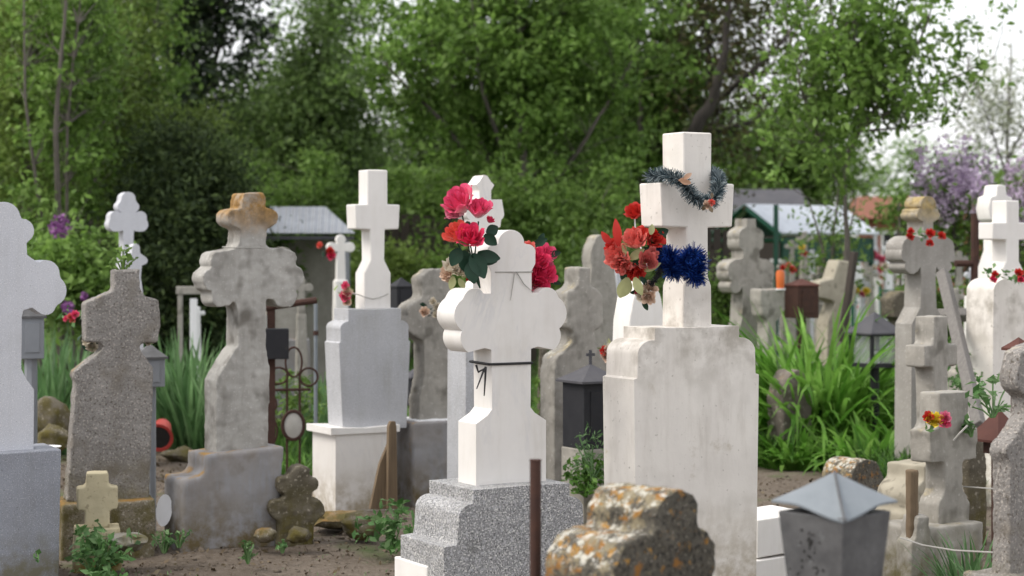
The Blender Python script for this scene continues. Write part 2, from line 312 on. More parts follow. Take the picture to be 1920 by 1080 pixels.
def path(pts, seg=7):
    """(x, y) or (x, y, bulge): an arc from the previous point, swelling to the left of travel as seen in the picture"""
    out = []
    for p in pts:
        if len(p) == 3 and out:
            (x0, y0), (x1, y1), b = out[-1], p[:2], p[2]
            th = 4 * math.atan(abs(b)); ch = math.hypot(x1 - x0, y1 - y0)
            if th < 1e-3 or ch < 1e-6: out.append((x1, y1)); continue
            r = ch / (2 * math.sin(th / 2)); mx, my = (x0 + x1) / 2, (y0 + y1) / 2
            ux, uy = (x1 - x0) / ch, (y1 - y0) / ch; lx, ly = uy, -ux
            sg = 1 if b > 0 else -1; hh = r * math.cos(th / 2)
            cx, cy_ = mx - sg * lx * hh, my - sg * ly * hh
            for k in range(1, seg + 1):
                a = -th / 2 + th * k / seg
                out.append((cx + sg * lx * r * math.cos(a) + ux * r * math.sin(a), cy_ + sg * ly * r * math.cos(a) + uy * r * math.sin(a)))
        else: out.append((p[0], p[1]))
    return out
G = 'ground'
class Mon:
    """a monument whose outlines were measured on its front face; the face stands at its own distance, turned by theta"""
    def __init__(s, name, label, cat, u0, d0, theta, group=None):
        s.A = Vector(((u0 - 960) / FPX * d0, d0)); s.th = R(theta); s.c, s.s = math.cos(s.th), math.sin(s.th)
        s.root = empty(name, (s.A.x, s.A.y, 0), s.th, label, cat, group)
    def loc(s, u, v, fy=0):
        ax, ay = s.A.x - s.s * fy, s.A.y + s.c * fy
        rx = (u - 960) / FPX
        t = (s.s * ax - s.c * ay) / (s.s * rx - s.c)
        px, py = t * rx, t
        return ((px - s.A.x) * s.c + (py - s.A.y) * s.s, -.08 if v == G else H + (V0 - v) / FPX * t)
    def outline(s, pts, fy=0, sym=None, axis=None):
        q = []
        conv = [(p[0], 3000) + tuple(p[2:]) if p[1] == G else p for p in pts]
        for p in path(conv):
            x, z = s.loc(p[0], G if p[1] >= 2999 else p[1], fy); q.append((x, z))
        if sym:
            ax = s.loc(axis, 0, fy)[0]
            mir = [(2 * ax - x, z) for x, z in reversed(q)]
            q = mir + q if sym == 'R' else q + mir
        r = []
        for p in q:
            if not r or math.hypot(p[0] - r[-1][0], p[1] - r[-1][1]) > 1e-4: r.append(p)
        if math.hypot(r[0][0] - r[-1][0], r[0][1] - r[-1][1]) < 1e-4: r.pop()
        return r
    def slab(s, name, pts, fy, thick, mat, sym=None, axis=None, bevel=.006, rough=None, parent=None):
        q = s.outline(pts, fy, sym, axis); n = len(q)
        vs = [(x, fy, z) for x, z in q] + [(x, fy + thick, z) for x, z in q]
        bm = bmesh.new(); bv = [bm.verts.new(v) for v in vs]
        bm.faces.new(bv[:n]); bm.faces.new(bv[n:][::-1])
        for i in range(n): bm.faces.new((bv[i], bv[i + n], bv[(i + 1) % n + n], bv[(i + 1) % n]))
        bmesh.ops.recalc_face_normals(bm, faces=bm.faces)
        bmesh.ops.triangulate(bm, faces=[f for f in bm.faces if len(f.verts) > 4])
        me = bpy.data.meshes.new(name); bm.to_mesh(me); bm.free()
        o = link(name, me, mat, parent or s.root)
        if rough: roughen(o, *rough)
        else:
            smoothed(o, 32)
            if bevel: bevelled(o, bevel)
        return o
    def box(s, name, x0, x1, y0, y1, z0, z1, mat, bevel=.006, top=0., parent=None, rough=None):
        return MB().box(x0, x1, y0, y1, z0, z1, top).build(name, mat, parent or s.root, bevel=0 if rough else bevel, rough=rough)
def npmesh(name, V, Q):
    me = bpy.data.meshes.new(name); n = len(Q)
    me.vertices.add(len(V)); me.vertices.foreach_set('co', np.ascontiguousarray(V, dtype=np.float32).ravel())
    k = Q.shape[1]
    me.loops.add(n * k); me.loops.foreach_set('vertex_index', np.ascontiguousarray(Q, dtype=np.int32).ravel())
    me.polygons.add(n); me.polygons.foreach_set('loop_start', np.arange(n, dtype=np.int32) * k)
    me.update(calc_edges=True); return me
def nrm(a): return a / (np.linalg.norm(a, axis=1, keepdims=True) + 1e-9)
def leaf_arrays(C, size, rg, asp=.5, up=.5, jit=.45):
    n = len(C); nv = nrm(rg.normal(size=(n, 3)) + np.array([0, 0, up])); a = nrm(np.cross(nv, rg.normal(size=(n, 3)))); b = np.cross(nv, a)
    s = (size * (1 + jit * rg.uniform(-1, 1, n)))[:, None]
    V = np.stack([C - a * s, C + b * s * asp - a * s * .1, C + a * s, C - b * s * asp - a * s * .1], 1)
    V[:, 1] += nv * s * .15; V[:, 3] += nv * s * .15
    return V.reshape(-1, 3)
def leaves(name, C, size, mat, seed, parent=None, asp=.5, up=.5, loc=None):
    rg = np.random.default_rng(seed); V = leaf_arrays(np.asarray(C), size, rg, asp, up)
    return link(name, npmesh(name, V, np.arange(len(V)).reshape(-1, 4)), mat, parent, loc)
def blade_arrays(B, L, w, rg, lean0=.1, lean1=.6, droop=.8, seg=5, out=None):
    n = len(B); az = rg.uniform(0, 2 * np.pi, n)
    if out is not None: az = np.arctan2(out[:, 1], out[:, 0]) + rg.normal(0, .7, n)
    lean = rg.uniform(lean0, lean1, n); ln = L * rg.uniform(.55, 1.1, n); dr = droop * rg.uniform(.3, 1.2, n)
    tw = rg.uniform(-.8, .8, n); wd = w * rg.uniform(.7, 1.3, n)
    h = np.stack([np.cos(az), np.sin(az), np.zeros(n)], 1); wdir = np.stack([-np.sin(az + tw), np.cos(az + tw), np.zeros(n)], 1)
    p = B.copy(); rows = []; prof = np.interp(np.linspace(0, 1, seg + 1), [0, .4, .75, 1], [.75, 1, .7, .06])
    for i in range(seg + 1):
        rows.append(np.stack([p - wdir * (wd * prof[i])[:, None], p + wdir * (wd * prof[i])[:, None]], 1))
        th = lean + dr * ((i + .5) / seg) ** 1.5 * 1.5
        p = p + (h * np.sin(th)[:, None] + np.array([0, 0, 1]) * np.cos(th)[:, None]) * (ln / seg)[:, None]
    V = np.stack(rows, 1).reshape(n, -1, 3); m = (seg + 1) * 2
    q = np.array([[2 * i, 2 * i + 1, 2 * i + 3, 2 * i + 2] for i in range(seg)])
    Q = (np.arange(n)[:, None, None] * m + q[None]).reshape(-1, 4)
    return V.reshape(-1, 3), Q
def blades(name, B, L, w, mat, seed, lean0=.1, lean1=.6, droop=.8, seg=5, center=None, parent=None):
    rg = np.random.default_rng(seed); B = np.asarray(B, float)
    out = (B - np.asarray(center))[:, :2] if center is not None else None
    V, Q = blade_arrays(B, L, w, rg, lean0, lean1, droop, seg, out)
    return link(name, npmesh(name, V, Q), mat, parent)

# ------------------------------------------------------------------ ground
def gz(x, y):
    a = mnoise.noise(Vector((x * .35, y * .35, 3.1))) * .05 + mnoise.noise(Vector((x * 1.3, y * 1.3, 7.7))) * .028
    b = mnoise.noise(Vector((x * 4.5, y * 4.5, 1.7))) * .014 + mnoise.noise(Vector((x * 12, y * 12, 5.))) * .006
    return (a + b) * (1 if y > 3 else .5) - .01
ys = np.concatenate([np.linspace(-12, 6, 20), np.linspace(6.2, 18, 190), np.geomspace(18.2, 900, 90)])
xs_h = np.concatenate([np.linspace(0, 5, 95), np.geomspace(5.1, 700, 45)]); xs = np.concatenate([-xs_h[:0:-1], xs_h])
V = np.array([(x, y, gz(x, y)) for y in ys for x in xs]); nx = len(xs)
Q = np.array([(j * nx + i, j * nx + i + 1, (j + 1) * nx + i + 1, (j + 1) * nx + i) for j in range(len(ys) - 1) for i in range(nx - 1)])
m, t = newmat('graveyard_soil'); v = objvec(t)
soil = mixc(t, rng(t, noise(t, v, 1.4, 6), .35, .65), (.115, .092, .072), (.17, .14, .112))
soil = mixc(t, rng(t, noise(t, v, 30, 5, .7), .5, .72), soil, (.23, .195, .16))
soil = mixc(t, rng(t, noise(t, v, 55, 4, .7), .56, .7), soil, (.06, .048, .038))
gr = mixc(t, rng(t, noise(t, v, 7, 4), .35, .65), (.045, .085, .022), (.085, .12, .035))
sep = nd(t, 'ShaderNodeSeparateXYZ'); t.links.new(v, sep.inputs[0])
far = rng(t, sep.outputs['Y'], 13, 22, 0, .3); ad = nd(t, 'ShaderNodeMath', operation='ADD')
t.links.new(far, ad.inputs[0]); t.links.new(noise(t, v, .9, 6, .65), ad.inputs[1])
soil = mixc(t, rng(t, ad.outputs[0], .56, .72), soil, gr)
finish(t, soil, .95, noise(t, v, 38, 6, .75), .8, .02, .15)
go_ = link('ground', npmesh('ground', V, Q), m); tag(go_, kind='structure'); smoothed(go_, 80)

# ------------------------------------------------------------------ monuments near the camera
RGH = (.012, .014, .09, 3)
# A: lichen-covered stone closest to the lens
a = Mon('old_gravestone', 'thick stump of a stone cross covered in orange and white lichen, closest to the camera', 'gravestone', 1180, 5.2, 47)
a.slab('head', [(1150, G), (1152, 1090), (1164, 1040, .2), (1198, 1006, .3), (1226, 1006, .25), (1231, 985), (1239, 946, .25), (1262, 923, .3), (1292, 923, .3), (1310, 955, .35), (1310, 988), (1332, 1005, .35), (1340, 1045, .35), (1334, 1090, .2), (1328, G)], 0, .26, M['lichen'], rough=(.009, .018, .05, 3))
# B: galvanised candle box
b = Mon('candle_lantern', 'tapered grey sheet-metal candle box with a pale hipped lid, front right', 'lantern', 1582, 5.0, 44)
def hip(mon, name, hx, hy, z0, z1, mat, sag=0., parent=None, cx=0., cy=0., n=12, thick=.004):
    """a tent-shaped sheet lid; the eaves dip towards the corners and rise mid-side when sag is given"""
    mb = MB(); ring = []
    cs = [(-hx, -hy), (hx, -hy), (hx, hy), (-hx, hy)]
    for i in range(4):
        p, q = cs[i], cs[(i + 1) % 4]
        for k in range(n):
            f = k / n; w_ = (1 - f) if i % 2 == 0 else f; w_ = max(0, (w_ - .25) / .75); w_ = w_ * w_ * (3 - 2 * w_)
            x_, y_ = p[0] + (q[0] - p[0]) * f, p[1] + (q[1] - p[1]) * f; e_ = 1 - (.10 * w_ ** 3 if sag else 0)
            ring.append((cx + x_ * e_, cy + y_ * e_, z0 - sag * w_))
    N = len(ring); vs = ring + [(x, y, z - thick * 3) for x, y, z in ring]
    mid = [((x - cx) * .5 + cx, (y - cy) * .5 + cy, z0 + (z1 - z0) * .47 - (z0 - z) * .3) for x, y, z in ring]
    vs += mid + [(cx, cy, z1), (cx, cy, z1 - thick * 4)]
    ap, ap2 = 3 * N, 3 * N + 1; fs = []
    for i in range(N):
        j = (i + 1) % N
        fs += [(i, j, 2 * N + j, 2 * N + i), (2 * N + i, 2 * N + j, ap), (i, N + i, N + j, j), (N + j, N + i, ap2)]
    mb.add(vs, fs); return smoothed(mb.build(name, mat, parent or mon.root), 25)
zt = H - (940 - V0) / FPX * 5.0 - .024; S = .226
box_b = MB(); box_b.box(.05, S - .05, .05, S - .05, zt - .52, zt - .022, .045); box_b.build('body', M['galvdark'], b.root, bevel=.004)
lid = hip(b, 'lid', S / 2 + .007, S / 2 + .007, zt + .006, zt + .083, M['galv'], .034, cx=S / 2, cy=S / 2, thick=.002)
seam = MB(); seam.tube([(-.012, -.012, zt - .026), (S / 4, S / 4, zt + .034), (S / 2, S / 2, zt + .086)], .0035, 5); seam.build('seam', M['galvdark'], lid)
hr = random.Random(4)
for q0 in range(92):
    z = zt - hr.uniform(.06, .42); y = S * .52 + hr.gauss(0, .014 if hr.random() < .6 else .034); x = .05 - .045 * ((z - zt + .52) / .498); q_ = hr.uniform(.002, .0048)
    MB().add([(x - .0012, y + q_ * math.cos(q * 1.047), z + q_ * math.sin(q * 1.047)) for q in range(6)], [(0, 1, 2, 3, 4, 5)]).build('vent_hole', M['darkhole'], b.root)  # black disc laid on the sheet, painting the shade of a hole
MB().tube([(S / 2, S / 2, -.1), (S / 2, S / 2, zt - .522)], .03, 8).build('post', M['greymetal'], b.root)
# C: rusty pipe
p = P(1004, 862, 5.6)
o = empty('iron_pipe', (p.x, p.y, 0), 0, 'dark rusty iron pipe standing upright in front of the granite pedestal', 'pipe')
MB().tube([(0, 0, -.1), (0, 0, p.z)], .0165, 12).build('shaft', M['rust'], o)
MB().tube([(0, 0, p.z - .004), (0, 0, p.z + .001)], .0178, 12).build('rim', M['rust'], o)
# D: central white marble cross on granite
d_ = Mon('marble_cross', 'white marble cross with trefoil arms and a black ribbon on a speckled granite pedestal', 'grave cross', 918, 8.0, 30)
d_.slab('cross', [(959, 431), (983, 456, .414), (989, 458), (1004, 476, .5), (1004, 494), (997, 508), (997, 549), (1010, 549), (1044, 550, .62), (1048, 558), (1053, 612, .45), (1049, 616), (1038, 656, .35), (1008, 650), (996, 654), (995, 764), (1003, 774), (1024, 788), (1024, 914)],
        0, .157, M['marble'], 'R', 959, .007)
d_.slab('pedestal', [(979, 911), (1068, 906), (1068, 931), (1073, 931), (1093, 955, .414), (1095, 990), (1097, 1001), (1119, 1001), (1119, G)], -.115, .392, M['granite'], 'R', 979, .006)
d_.slab('kerb', [(800, G), (800, 1062), (838, 1059), (838, G)], .02, .30, M['plaster2'], bevel=.006)
def ring(name, mon, u0, u1, v, y0, y1, r, mat, label, cat, tails=(), sag=0.):
    x0, z = mon.loc(u0, v); x1, _ = mon.loc(u1, v)
    root = empty(name, mon.root.location + Matrix.Rotation(mon.th, 4, 'Z') @ Vector((x0, 0, z)), mon.th, label, cat)
    w = x1 - x0; e = r * .7
    pts = [(-e, y0 - e, 0), (w * .25, y0 - e, -sag * .6), (w * .5, y0 - e, -sag), (w * .75, y0 - e, -sag * .7), (w + e, y0 - e, 0), (w + e, y1 + e, .004), (-e, y1 + e, .004), (-e, y0 - e, 0)]
    MB().tube(pts, r, 6).build('loop', mat, root)
    for i, tl in enumerate(tails): MB().tube([(tx * w, y0 - e * 1.6 - .004, tz) for tx, tz in tl], [r * .9, r * .8, r * .45], 5).build('tail', mat, root)
    return root
ring('ribbon', d_, 918, 995, 683, 0, .157, .006, M['ribbon'], 'black ribbon tied with hanging tails round the marble cross shaft', 'ribbon',
     [[(-.12, -.01), (-.16, -.02), (-.34, -.10)], [(-.12, -.01), (-.13, -.05), (-.16, -.13)], [(-.35, 0), (-.3, -.03), (-.1, -.012)]])
ring('string', d_, 930, 997, 510, 0, .157, .0028, M['string'], 'thin grey string tied round the neck of the marble cross', 'string', [[(.5, 0), (.44, -.06), (.38, -.12)], [(.55, 0), (.75, -.05), (1.0, -.085)]])
# E: tall white cross
e_ = Mon('tall_cross_monument', 'tallest white limewashed cross on a high round-shouldered block, hung with a tinsel wreath', 'grave cross', 1234, 8.2, 30)
e_.slab('cross', [(1308, 248), (1335, 249), (1334, 343), (1377, 345), (1373, 426), (1328, 427), (1328, 518), (1334, 536), (1335, 616)], .04, .162, M['plaster'], 'R', 1308, .007)
e_.slab('block', [(1308, 614), (1386, 611), (1386, 633), (1394, 633), (1416, 662, .414), (1417, 700), (1423, 702), (1421, 860), (1417, G)], 0, .245, M['plaster'], 'R', 1308, .009)
xq, zq = e_.loc(1241, 628)
for yy in (.08, .17): MB().tube([(xq - .001, yy, zq - .012), (xq - .001, yy, zq + .012)], .005, 6).build('nail_hole', M['darkhole'], e_.root)  # black plug painting the shade inside a small hole
wb_ = Mon('white_kerb_block', 'low white stone kerb block of two courses behind the metal candle box', 'grave kerb', 1425, 8.9, 30)
wb_.slab('upper_course', [(1420, 1047), (1420, 975), (1520, 960), (1520, 1030)], 0, .3, M['plaster2'], bevel=.006)
wb_.slab('lower_course', [(1413, G), (1413, 1052), (1525, 1036), (1525, G)], -.01, .32, M['plaster2'], bevel=.006)
# F: white cross, blue-grey block
f_ = Mon('stepped_cross_monument', 'white plain cross on a blue-grey stepped slab above a white base, left of centre', 'grave cross', 660, 11.8, 30)
f_.slab('cross', [(709, 318), (727, 319), (727, 383), (750, 384), (748, 430), (722, 431), (721, 488), (733, 512), (733, 580)], .04, .132, M['marble'], 'R', 708, .008)
f_.slab('block', [(704, 580), (752, 578), (752, 600), (758, 602), (766, 618, .4), (766, 638), (769, 640), (762, 802)], 0, .212, M['bluegrey'], 'R', 703, .006)
f_.slab('cap', [(685, 803), (750, 796), (750, 809)], -.06, .37, M['plaster2'], 'R', 686, .006)
f_.slab('base', [(685, 812), (742, 809), (742, G)], -.045, .345, M['marble'], 'R', 686, .006)
ring('string', f_, 675, 732, 552, .04, .172, .0032, M['string'], 'loose string looped round the foot of the white cross above the blue-grey slab', 'string', sag=.03)
# G: grey cross with orange lichen
g_ = Mon('trefoil_cross', 'leaning grey concrete cross with lichen-orange trefoil top on a blue-washed stepped pedestal', 'grave cross', 440, 10.4, 30)
g_.slab('cross', [(405, 866), (405, 715), (413, 700), (440, 655), (446, 650), (446, 582), (440, 564), (430, 573), (411, 576), (397, 562, .4), (397, 546), (384, 534, .4), (384, 511, .35), (397, 500), (397, 484, .35), (407, 472, .35), (428, 469), (440, 466), (449, 456), (450, 430), (437, 424), (437, 392, .7), (455, 390), (456, 366, .15), (466, 361, .3), (488, 361), (498, 368, .35), (499, 390), (516, 394, .2), (517, 420, .5), (501, 430), (499, 458), (509, 467), (548, 471, .2), (557, 484, .35), (556, 499), (567, 508, .4), (567, 532, .35), (556, 544), (553, 566, .3), (540, 577, .35), (522, 575), (511, 561), (500, 561), (500, 655), (506, 690), (503, 862)],
        0, .176, M['concrete_o'], rough=(.0075, .012, .05, 1))
g_.slab('pedestal', [(341, G), (341, 900), (352, 898), (376, 893), (384, 868, -.35), (386, 852), (535, 836), (533, 858), (527, 930), (521, G)], -.055, .28, M['bluewash'], rough=(.014, .012, .1, 2))
ring('wire', g_, 440, 498, 464, 0, .176, .0025, M['string'], 'thin wire tied round the grey cross below its orange trefoil top', 'wire')
# H: pebbledash gravestone
h_ = Mon('gravestone', 'rough pebbledash headstone with a small cross above a roof-shaped body and mossy base', 'gravestone', 140, 10.1, 20)
h_.slab('headstone', [(125, 942), (142, 716), (136, 706), (140, 696), (193, 655), (190, 643), (160, 641), (158, 568), (180, 559), (213, 545), (214, 506), (262, 505), (262, 540), (274, 556), (298, 562), (302, 602), (296, 642), (262, 645), (262, 655), (288, 690), (288, 716), (280, 942)], 0, .15, M['pebble'], rough=(.010, .012, .05, 2))
h_.slab('base', [(114, G), (116, 946), (292, 936), (290, G)], -.10, .36, M['pebble_moss'], rough=(.014, .016, .1, 2))
# I: little cream cross
i_ = Mon('small_cross', 'small cream stone cross standing low in front of the pebbledash headstone', 'grave cross', 150, 9.6, 14)
i_.slab('cross', [(182, 886), (203, 886), (205, 911), (222, 914), (221, 954), (206, 956), (206, 990)], 0, .11, M['cream'], 'R', 183, rough=(.009, .008, .05, 2))
i_.slab('base', [(182, 992), (226, 990), (230, G)], -.04, .19, M['cream'], 'R', 183, rough=(.012, .012, .06, 2))
# J: big pale grey cross cut by the left edge
j_ = Mon('large_cross', 'large pale grey trefoil cross cut off by the left edge of the picture', 'grave cross', 0, 9.3, 27)
j_.slab('cross', [(2, 379), (38, 404, .414), (41, 410), (54, 452, .75), (50, 456), (51, 478), (62, 486), (72, 492), (112, 515, .62), (114, 522), (108, 572, .55), (104, 577), (76, 588, .5), (60, 577), (44, 582), (41, 594), (40, 692), (50, 712), (64, 730), (63, 845)], 0, .17, M['palegrey'], 'R', 2, .008)
j_.slab('base', [(2, 849), (115, 842), (110, G)], -.07, .34, M['slategrey'], 'R', 2, .008)

# ------------------------------------------------------------------ second row
k_ = Mon('trefoil_cross', 'tall slim pale grey trefoil cross in front of the dark evergreen', 'grave cross', 232, 14.2, 25)
k_.slab('cross', [(240, 360), (254, 374, .5), (257, 380), (256, 396, .6), (253, 400), (263, 396), (275, 410, .5), (276, 414), (268, 434, .5), (257, 434), (251, 432), (250, 470), (256, 490), (258, 840)], 0, .14, M['palegrey'], 'R', 241, .008)
k_.slab('base', [(241, 700), (274, 698), (276, G)], -.08, .3, M['palegrey'], 'R', 241, .008)
k2 = Mon('trefoil_cross', 'short pale cross just right of the slim trefoil cross, half hidden behind it', 'grave cross', 250, 13.4, 25)
k2.slab('cross', [(254, 457), (262, 468, .5), (263, 475), (273, 482), (273, 495, .6), (266, 498), (264, 520), (268, 548), (270, 840)], 0, .12, M['palegrey'], 'R', 255, .006)
k2.slab('base', [(255, 720), (280, 719), (281, G)], -.06, .26, M['palegrey'], 'R', 255, .006)
l_ = Mon('pillar', 'pair of pale posts with a crossbar beside the dark evergreen behind the leaning cross', 'grave railing', 334, 17, 10)
l_.slab('post', [(333, G), (333, 540), (343, 540), (343, G)], 0, .07, M['greylich'])
l_.slab('post', [(356, G), (356, 560), (370, 560), (370, G)], 0, .07, M['white'])
l_.slab('rail', [(330, 552), (330, 537), (384, 537), (384, 552)], -.01, .05, M['greylich'])
q_ = Mon('trefoil_gravestone', 'grey lichen-stained trefoil cross on a square pedestal between the white crosses', 'gravestone', 790, 12.1, 30)
q_.slab('cross', [(818, 505), (838, 512, .4), (846, 535, .5), (845, 556), (862, 566), (872, 590, .5), (868, 622, .45), (852, 634), (843, 640), (843, 700), (852, 745), (853, 790)], 0, .15, M['greylich'], 'R', 819, rough=(.011, .016, .07, 2))
q_.slab('pedestal', [(822, 790), (868, 788), (868, G)], -.1, .34, M['bluewash'], 'R', 822, rough=(.014, .014, .09, 2))
q_.slab('mortar_cap', [(822, 786), (858, 785), (862, 793)], -.06, .27, M['white'], 'R', 822, rough=(.01, .012, .05, 2))
r_ = Mon('marble_cross', 'white cross with moulded top standing behind the pink roses', 'grave cross', 900, 10.9, 30)
r_.slab('cross', [(909, 328), (914, 330), (921, 341), (927, 347), (921, 357), (921, 374), (941, 374), (945, 398), (940, 412, .3), (938, 426), (921, 430), (921, 520), (936, 545), (936, 662)], 0, .12, M['marble'], 'R', 910, .006)
r_.slab('block', [(911, 656), (948, 654), (950, G)], -.05, .22, M['bluegrey'], 'R', 911, .006)
s_ = Mon('gravestone', 'grey brown lobed headstone behind the black lantern, between the two big white crosses', 'gravestone', 1060, 10.9, 30)
s_.slab('headstone', [(1096, 500), (1107, 502), (1108, 532), (1114, 540), (1126, 545), (1131, 560, .3), (1131, 600), (1124, 616, .4), (1116, 622), (1118, 640), (1148, 668), (1152, 690), (1154, G)], 0, .16, M['greylich'], 'R', 1096, rough=(.012, .014, .08, 2))
u_ = Mon('gravestone', 'smooth white headstone with curved shoulders close behind the tall cross block', 'gravestone', 1180, 10.0, 30)
u_.slab('headstone', [(1214, 528), (1224, 530), (1240, 560, .15), (1247, 600), (1249, 660), (1249, G)], 0, .16, M['plaster2'], 'R', 1214, .008)
v_ = Mon('gravestone', 'pale grey arched stone farther back behind the red bouquet', 'gravestone', 1108, 14.5, 25)
v_.slab('headstone', [(1132, 440), (1146, 452, .4), (1152, 500, .2), (1158, 560), (1160, G)], 0, .15, M['greylich'], 'R', 1131, .01)
w_ = Mon('carved_cross', 'tall grey carved cross with lobed arms just right of the tall white block', 'grave cross', 1385, 16.2, 30)
w_.slab('cross', [(1409, 410), (1417, 410), (1418, 425), (1426, 430), (1431, 448, .35), (1429, 466, .2), (1424, 470), (1424, 484), (1432, 486), (1444, 490, .2), (1451, 508, .4), (1448, 524, .3), (1444, 527), (1446, 542, .5), (1436, 549, .4), (1430, 545), (1426, 536), (1424, 552), (1427, 600), (1438, 640), (1440, G)], 0, .17, M['greylich'], 'R', 1409, .014)
w2 = Mon('gravestone', 'small pale stone holding an orange candle jar, right of the grey carved cross', 'gravestone', 1436, 15.9, 30)
w2.slab('headstone', [(1452, 542), (1469, 541), (1470, 562), (1466, 590), (1456, 605), (1458, 680), (1470, 700), (1472, G)], 0, .15, M['greylich'], 'R', 1448, rough=(.012, .012, .08, 2))
c_ = Mon('trefoil_cross', 'tall grey cross with lichen-yellow top and a red flower garland, right of the young tree', 'grave cross', 1700, 13.2, 30)
c_.slab('cross', [(1741, 368), (1752, 374, .3), (1755, 388, .2), (1753, 391), (1760, 398, .5), (1758, 412, .5), (1750, 416), (1750, 440), (1755, 446), (1764, 443), (1778, 446, .25), (1789, 468, .35), (1788, 488, .25), (1782, 492), (1780, 508, .5), (1768, 513, .3), (1761, 508), (1756, 500), (1754, 518), (1756, 576), (1772, 606), (1774, G)], 0, .17, M['concrete_y'], 'R', 1741, .014)
ee = Mon('white_cross_monument', 'white cross on a round-shouldered white block near the right edge, with a flower garland', 'grave cross', 1865, 12.0, 30)
ee.slab('cross', [(1899, 376), (1911, 376), (1911, 417), (1936, 418), (1936, 449), (1911, 450), (1911, 490), (1918, 505), (1918, 530)], .04, .13, M['marble'], 'R', 1899, .007)
ee.slab('block', [(1909, 524), (1938, 522), (1958, 548, .41), (1960, 700), (1962, G)], 0, .24, M['plaster'], 'R', 1911, .009)
e2 = Mon('white_cross_monument', 'weathered white lobed cross rising behind the white cross at the right edge', 'grave cross', 1858, 14.5, 30)
e2.slab('cross', [(1878, 346), (1886, 348), (1888, 366), (1898, 370), (1902, 392), (1898, 412), (1888, 420), (1888, 470), (1898, 500), (1899, 560)], 0, .14, M['plaster2'], 'R', 1878, .007)
e2.slab('block', [(1878, 556), (1906, 555), (1908, G)], -.04, .24, M['plaster2'], 'R', 1878, .007)
ff = Mon('small_cross', 'small plain grey stone cross on a lobed stepped base, behind the flower-pot cross', 'grave cross', 1752, 10.3, 42)
ff.slab('cross', [(1766, 593), (1778, 592), (1779, 645), (1796, 645), (1796, 686), (1779, 687), (1776, 790), (1786, 815), (1787, 868)], 0, .13, M['greylich'], 'R', 1765, rough=(.011, .008, .06, 2))
ff.slab('base', [(1760, 868), (1790, 866), (1790, 892), (1796, 895), (1808, 935, .3), (1808, 945), (1814, 948), (1814, G)], -.06, .25, M['beige'], 'R', 1762, rough=(.012, .012, .07, 2))
gg = Mon('small_cross', 'short stout grey cross with bright flowers on its arm, front right', 'grave cross', 1750, 9.2, 36)
gg.slab('cross', [(1793, 735), (1817, 733), (1817, 797), (1834, 800), (1832, 860), (1807, 863), (1805, 915), (1818, 940), (1818, 985)], 0, .13, M['greylich'], 'R', 1789, rough=(.010, .010, .05, 2))
gg.slab('base', [(1788, 986), (1846, 978), (1846, G)], -.09, .32, M['greylich'], 'R', 1789, rough=(.014, .014, .08, 2))
ii = Mon('ornate_gravestone', 'rough grey headstone with carved shoulders cut off by the right edge of the picture', 'gravestone', 1895, 7.0, 34)
ii.slab('headstone', [(1889, G), (1893, 1000), (1894, 872), (1886, 850), (1898, 826, .3), (1914, 802), (1926, 778), (1927, 746), (1914, 736), (1909, 690, .3), (1914, 660), (1936, 648), (1962, 640), (1964, 600), (1985, 590)], 0, .085, M['pebble'], 'L', 1990, rough=(.008, .012, .06, 2))
ii.slab('base', [(1880, G), (1882, 1085), (1990, 1070)], -.05, .2, M['pebble'], 'L', 1990, rough=(.012, .016, .07, 2))
oo = Mon('broken_cross', 'small dark mossy broken stone cross among rubble, left of the white base', 'grave cross', 520, 10.4, 18)
oo.slab('cross', [(520, G), (522, 975), (508, 965, .3), (508, 940, .4), (535, 935), (534, 925), (522, 920, .4), (525, 895, .4), (545, 893), (560, 876, .4), (582, 884, .4), (584, 895), (597, 905, .4), (596, 918, .3), (583, 925), (584, 940), (605, 942, .4), (607, 968, .4), (590, 980), (588, G)], 0, .13, M['mossy'], rough=(.012, .026, .06, 2))
ln = Mon('lichen_slab', 'curved grey stone slab with an orange lichen edge behind the metal candle box', 'gravestone', 1600, 11.6, 40)
ln.slab('slab', [(1592, G), (1598, 905), (1612, 866, .3), (1650, 876, .5), (1662, 905), (1664, G)], 0, .24, M['lichen'], rough=(.012, .016, .08, 3))
lm = Mon('old_gravestone', 'brown weathered stone head poking out of the daylilies', 'gravestone', 1470, 14.5, 30)
lm.slab('head', [(1470, G), (1468, 760), (1472, 735, .3), (1480, 705, .2), (1508, 700, .6), (1514, 722), (1526, 735, .4), (1524, 765), (1520, G)], 0, .2, M['brownstone'], rough=(.014, .02, .09, 3))
tl = Mon('leaning_cross', 'leaning brown stone cross beside the dark slanted pole, beyond the daylilies', 'grave cross', 1530, 17.5, 28)
tl.slab('cross', [(1546, G), (1552, 604), (1566, 568), (1558, 563), (1534, 558), (1537, 528), (1562, 522), (1573, 487), (1600, 491), (1592, 528), (1608, 535), (1601, 574), (1588, 573), (1578, 610), (1574, G)], 0, .17, M['beige'], bevel=.014)
st = Mon('stone_stub', 'low broken stone stub beside the wooden stake in front of the stout cross', 'gravestone', 1716, 9.0, 25)
st.slab('stub', [(1706, G), (1708, 1020), (1718, 1005), (1720, 968), (1744, 966), (1746, 1010), (1756, 1025), (1758, G)], 0, .12, M['greylich'], rough=(.010, .012, .06, 2))
rb = Mon('gravestone', 'dark brown stone remnant between the stout cross and the red-roofed lantern', 'gravestone', 1822, 10.6, 20)
rb.slab('stone', [(1814, G), (1816, 860), (1824, 820, .3), (1846, 818, .3), (1850, 860), (1850, G)], 0, .16, M['mossy'], rough=(.012, .02, .07, 2))
rs = Mon('gravestone', 'lobed grey stone half hidden behind the slanting beam', 'gravestone', 1794, 12.6, 20)
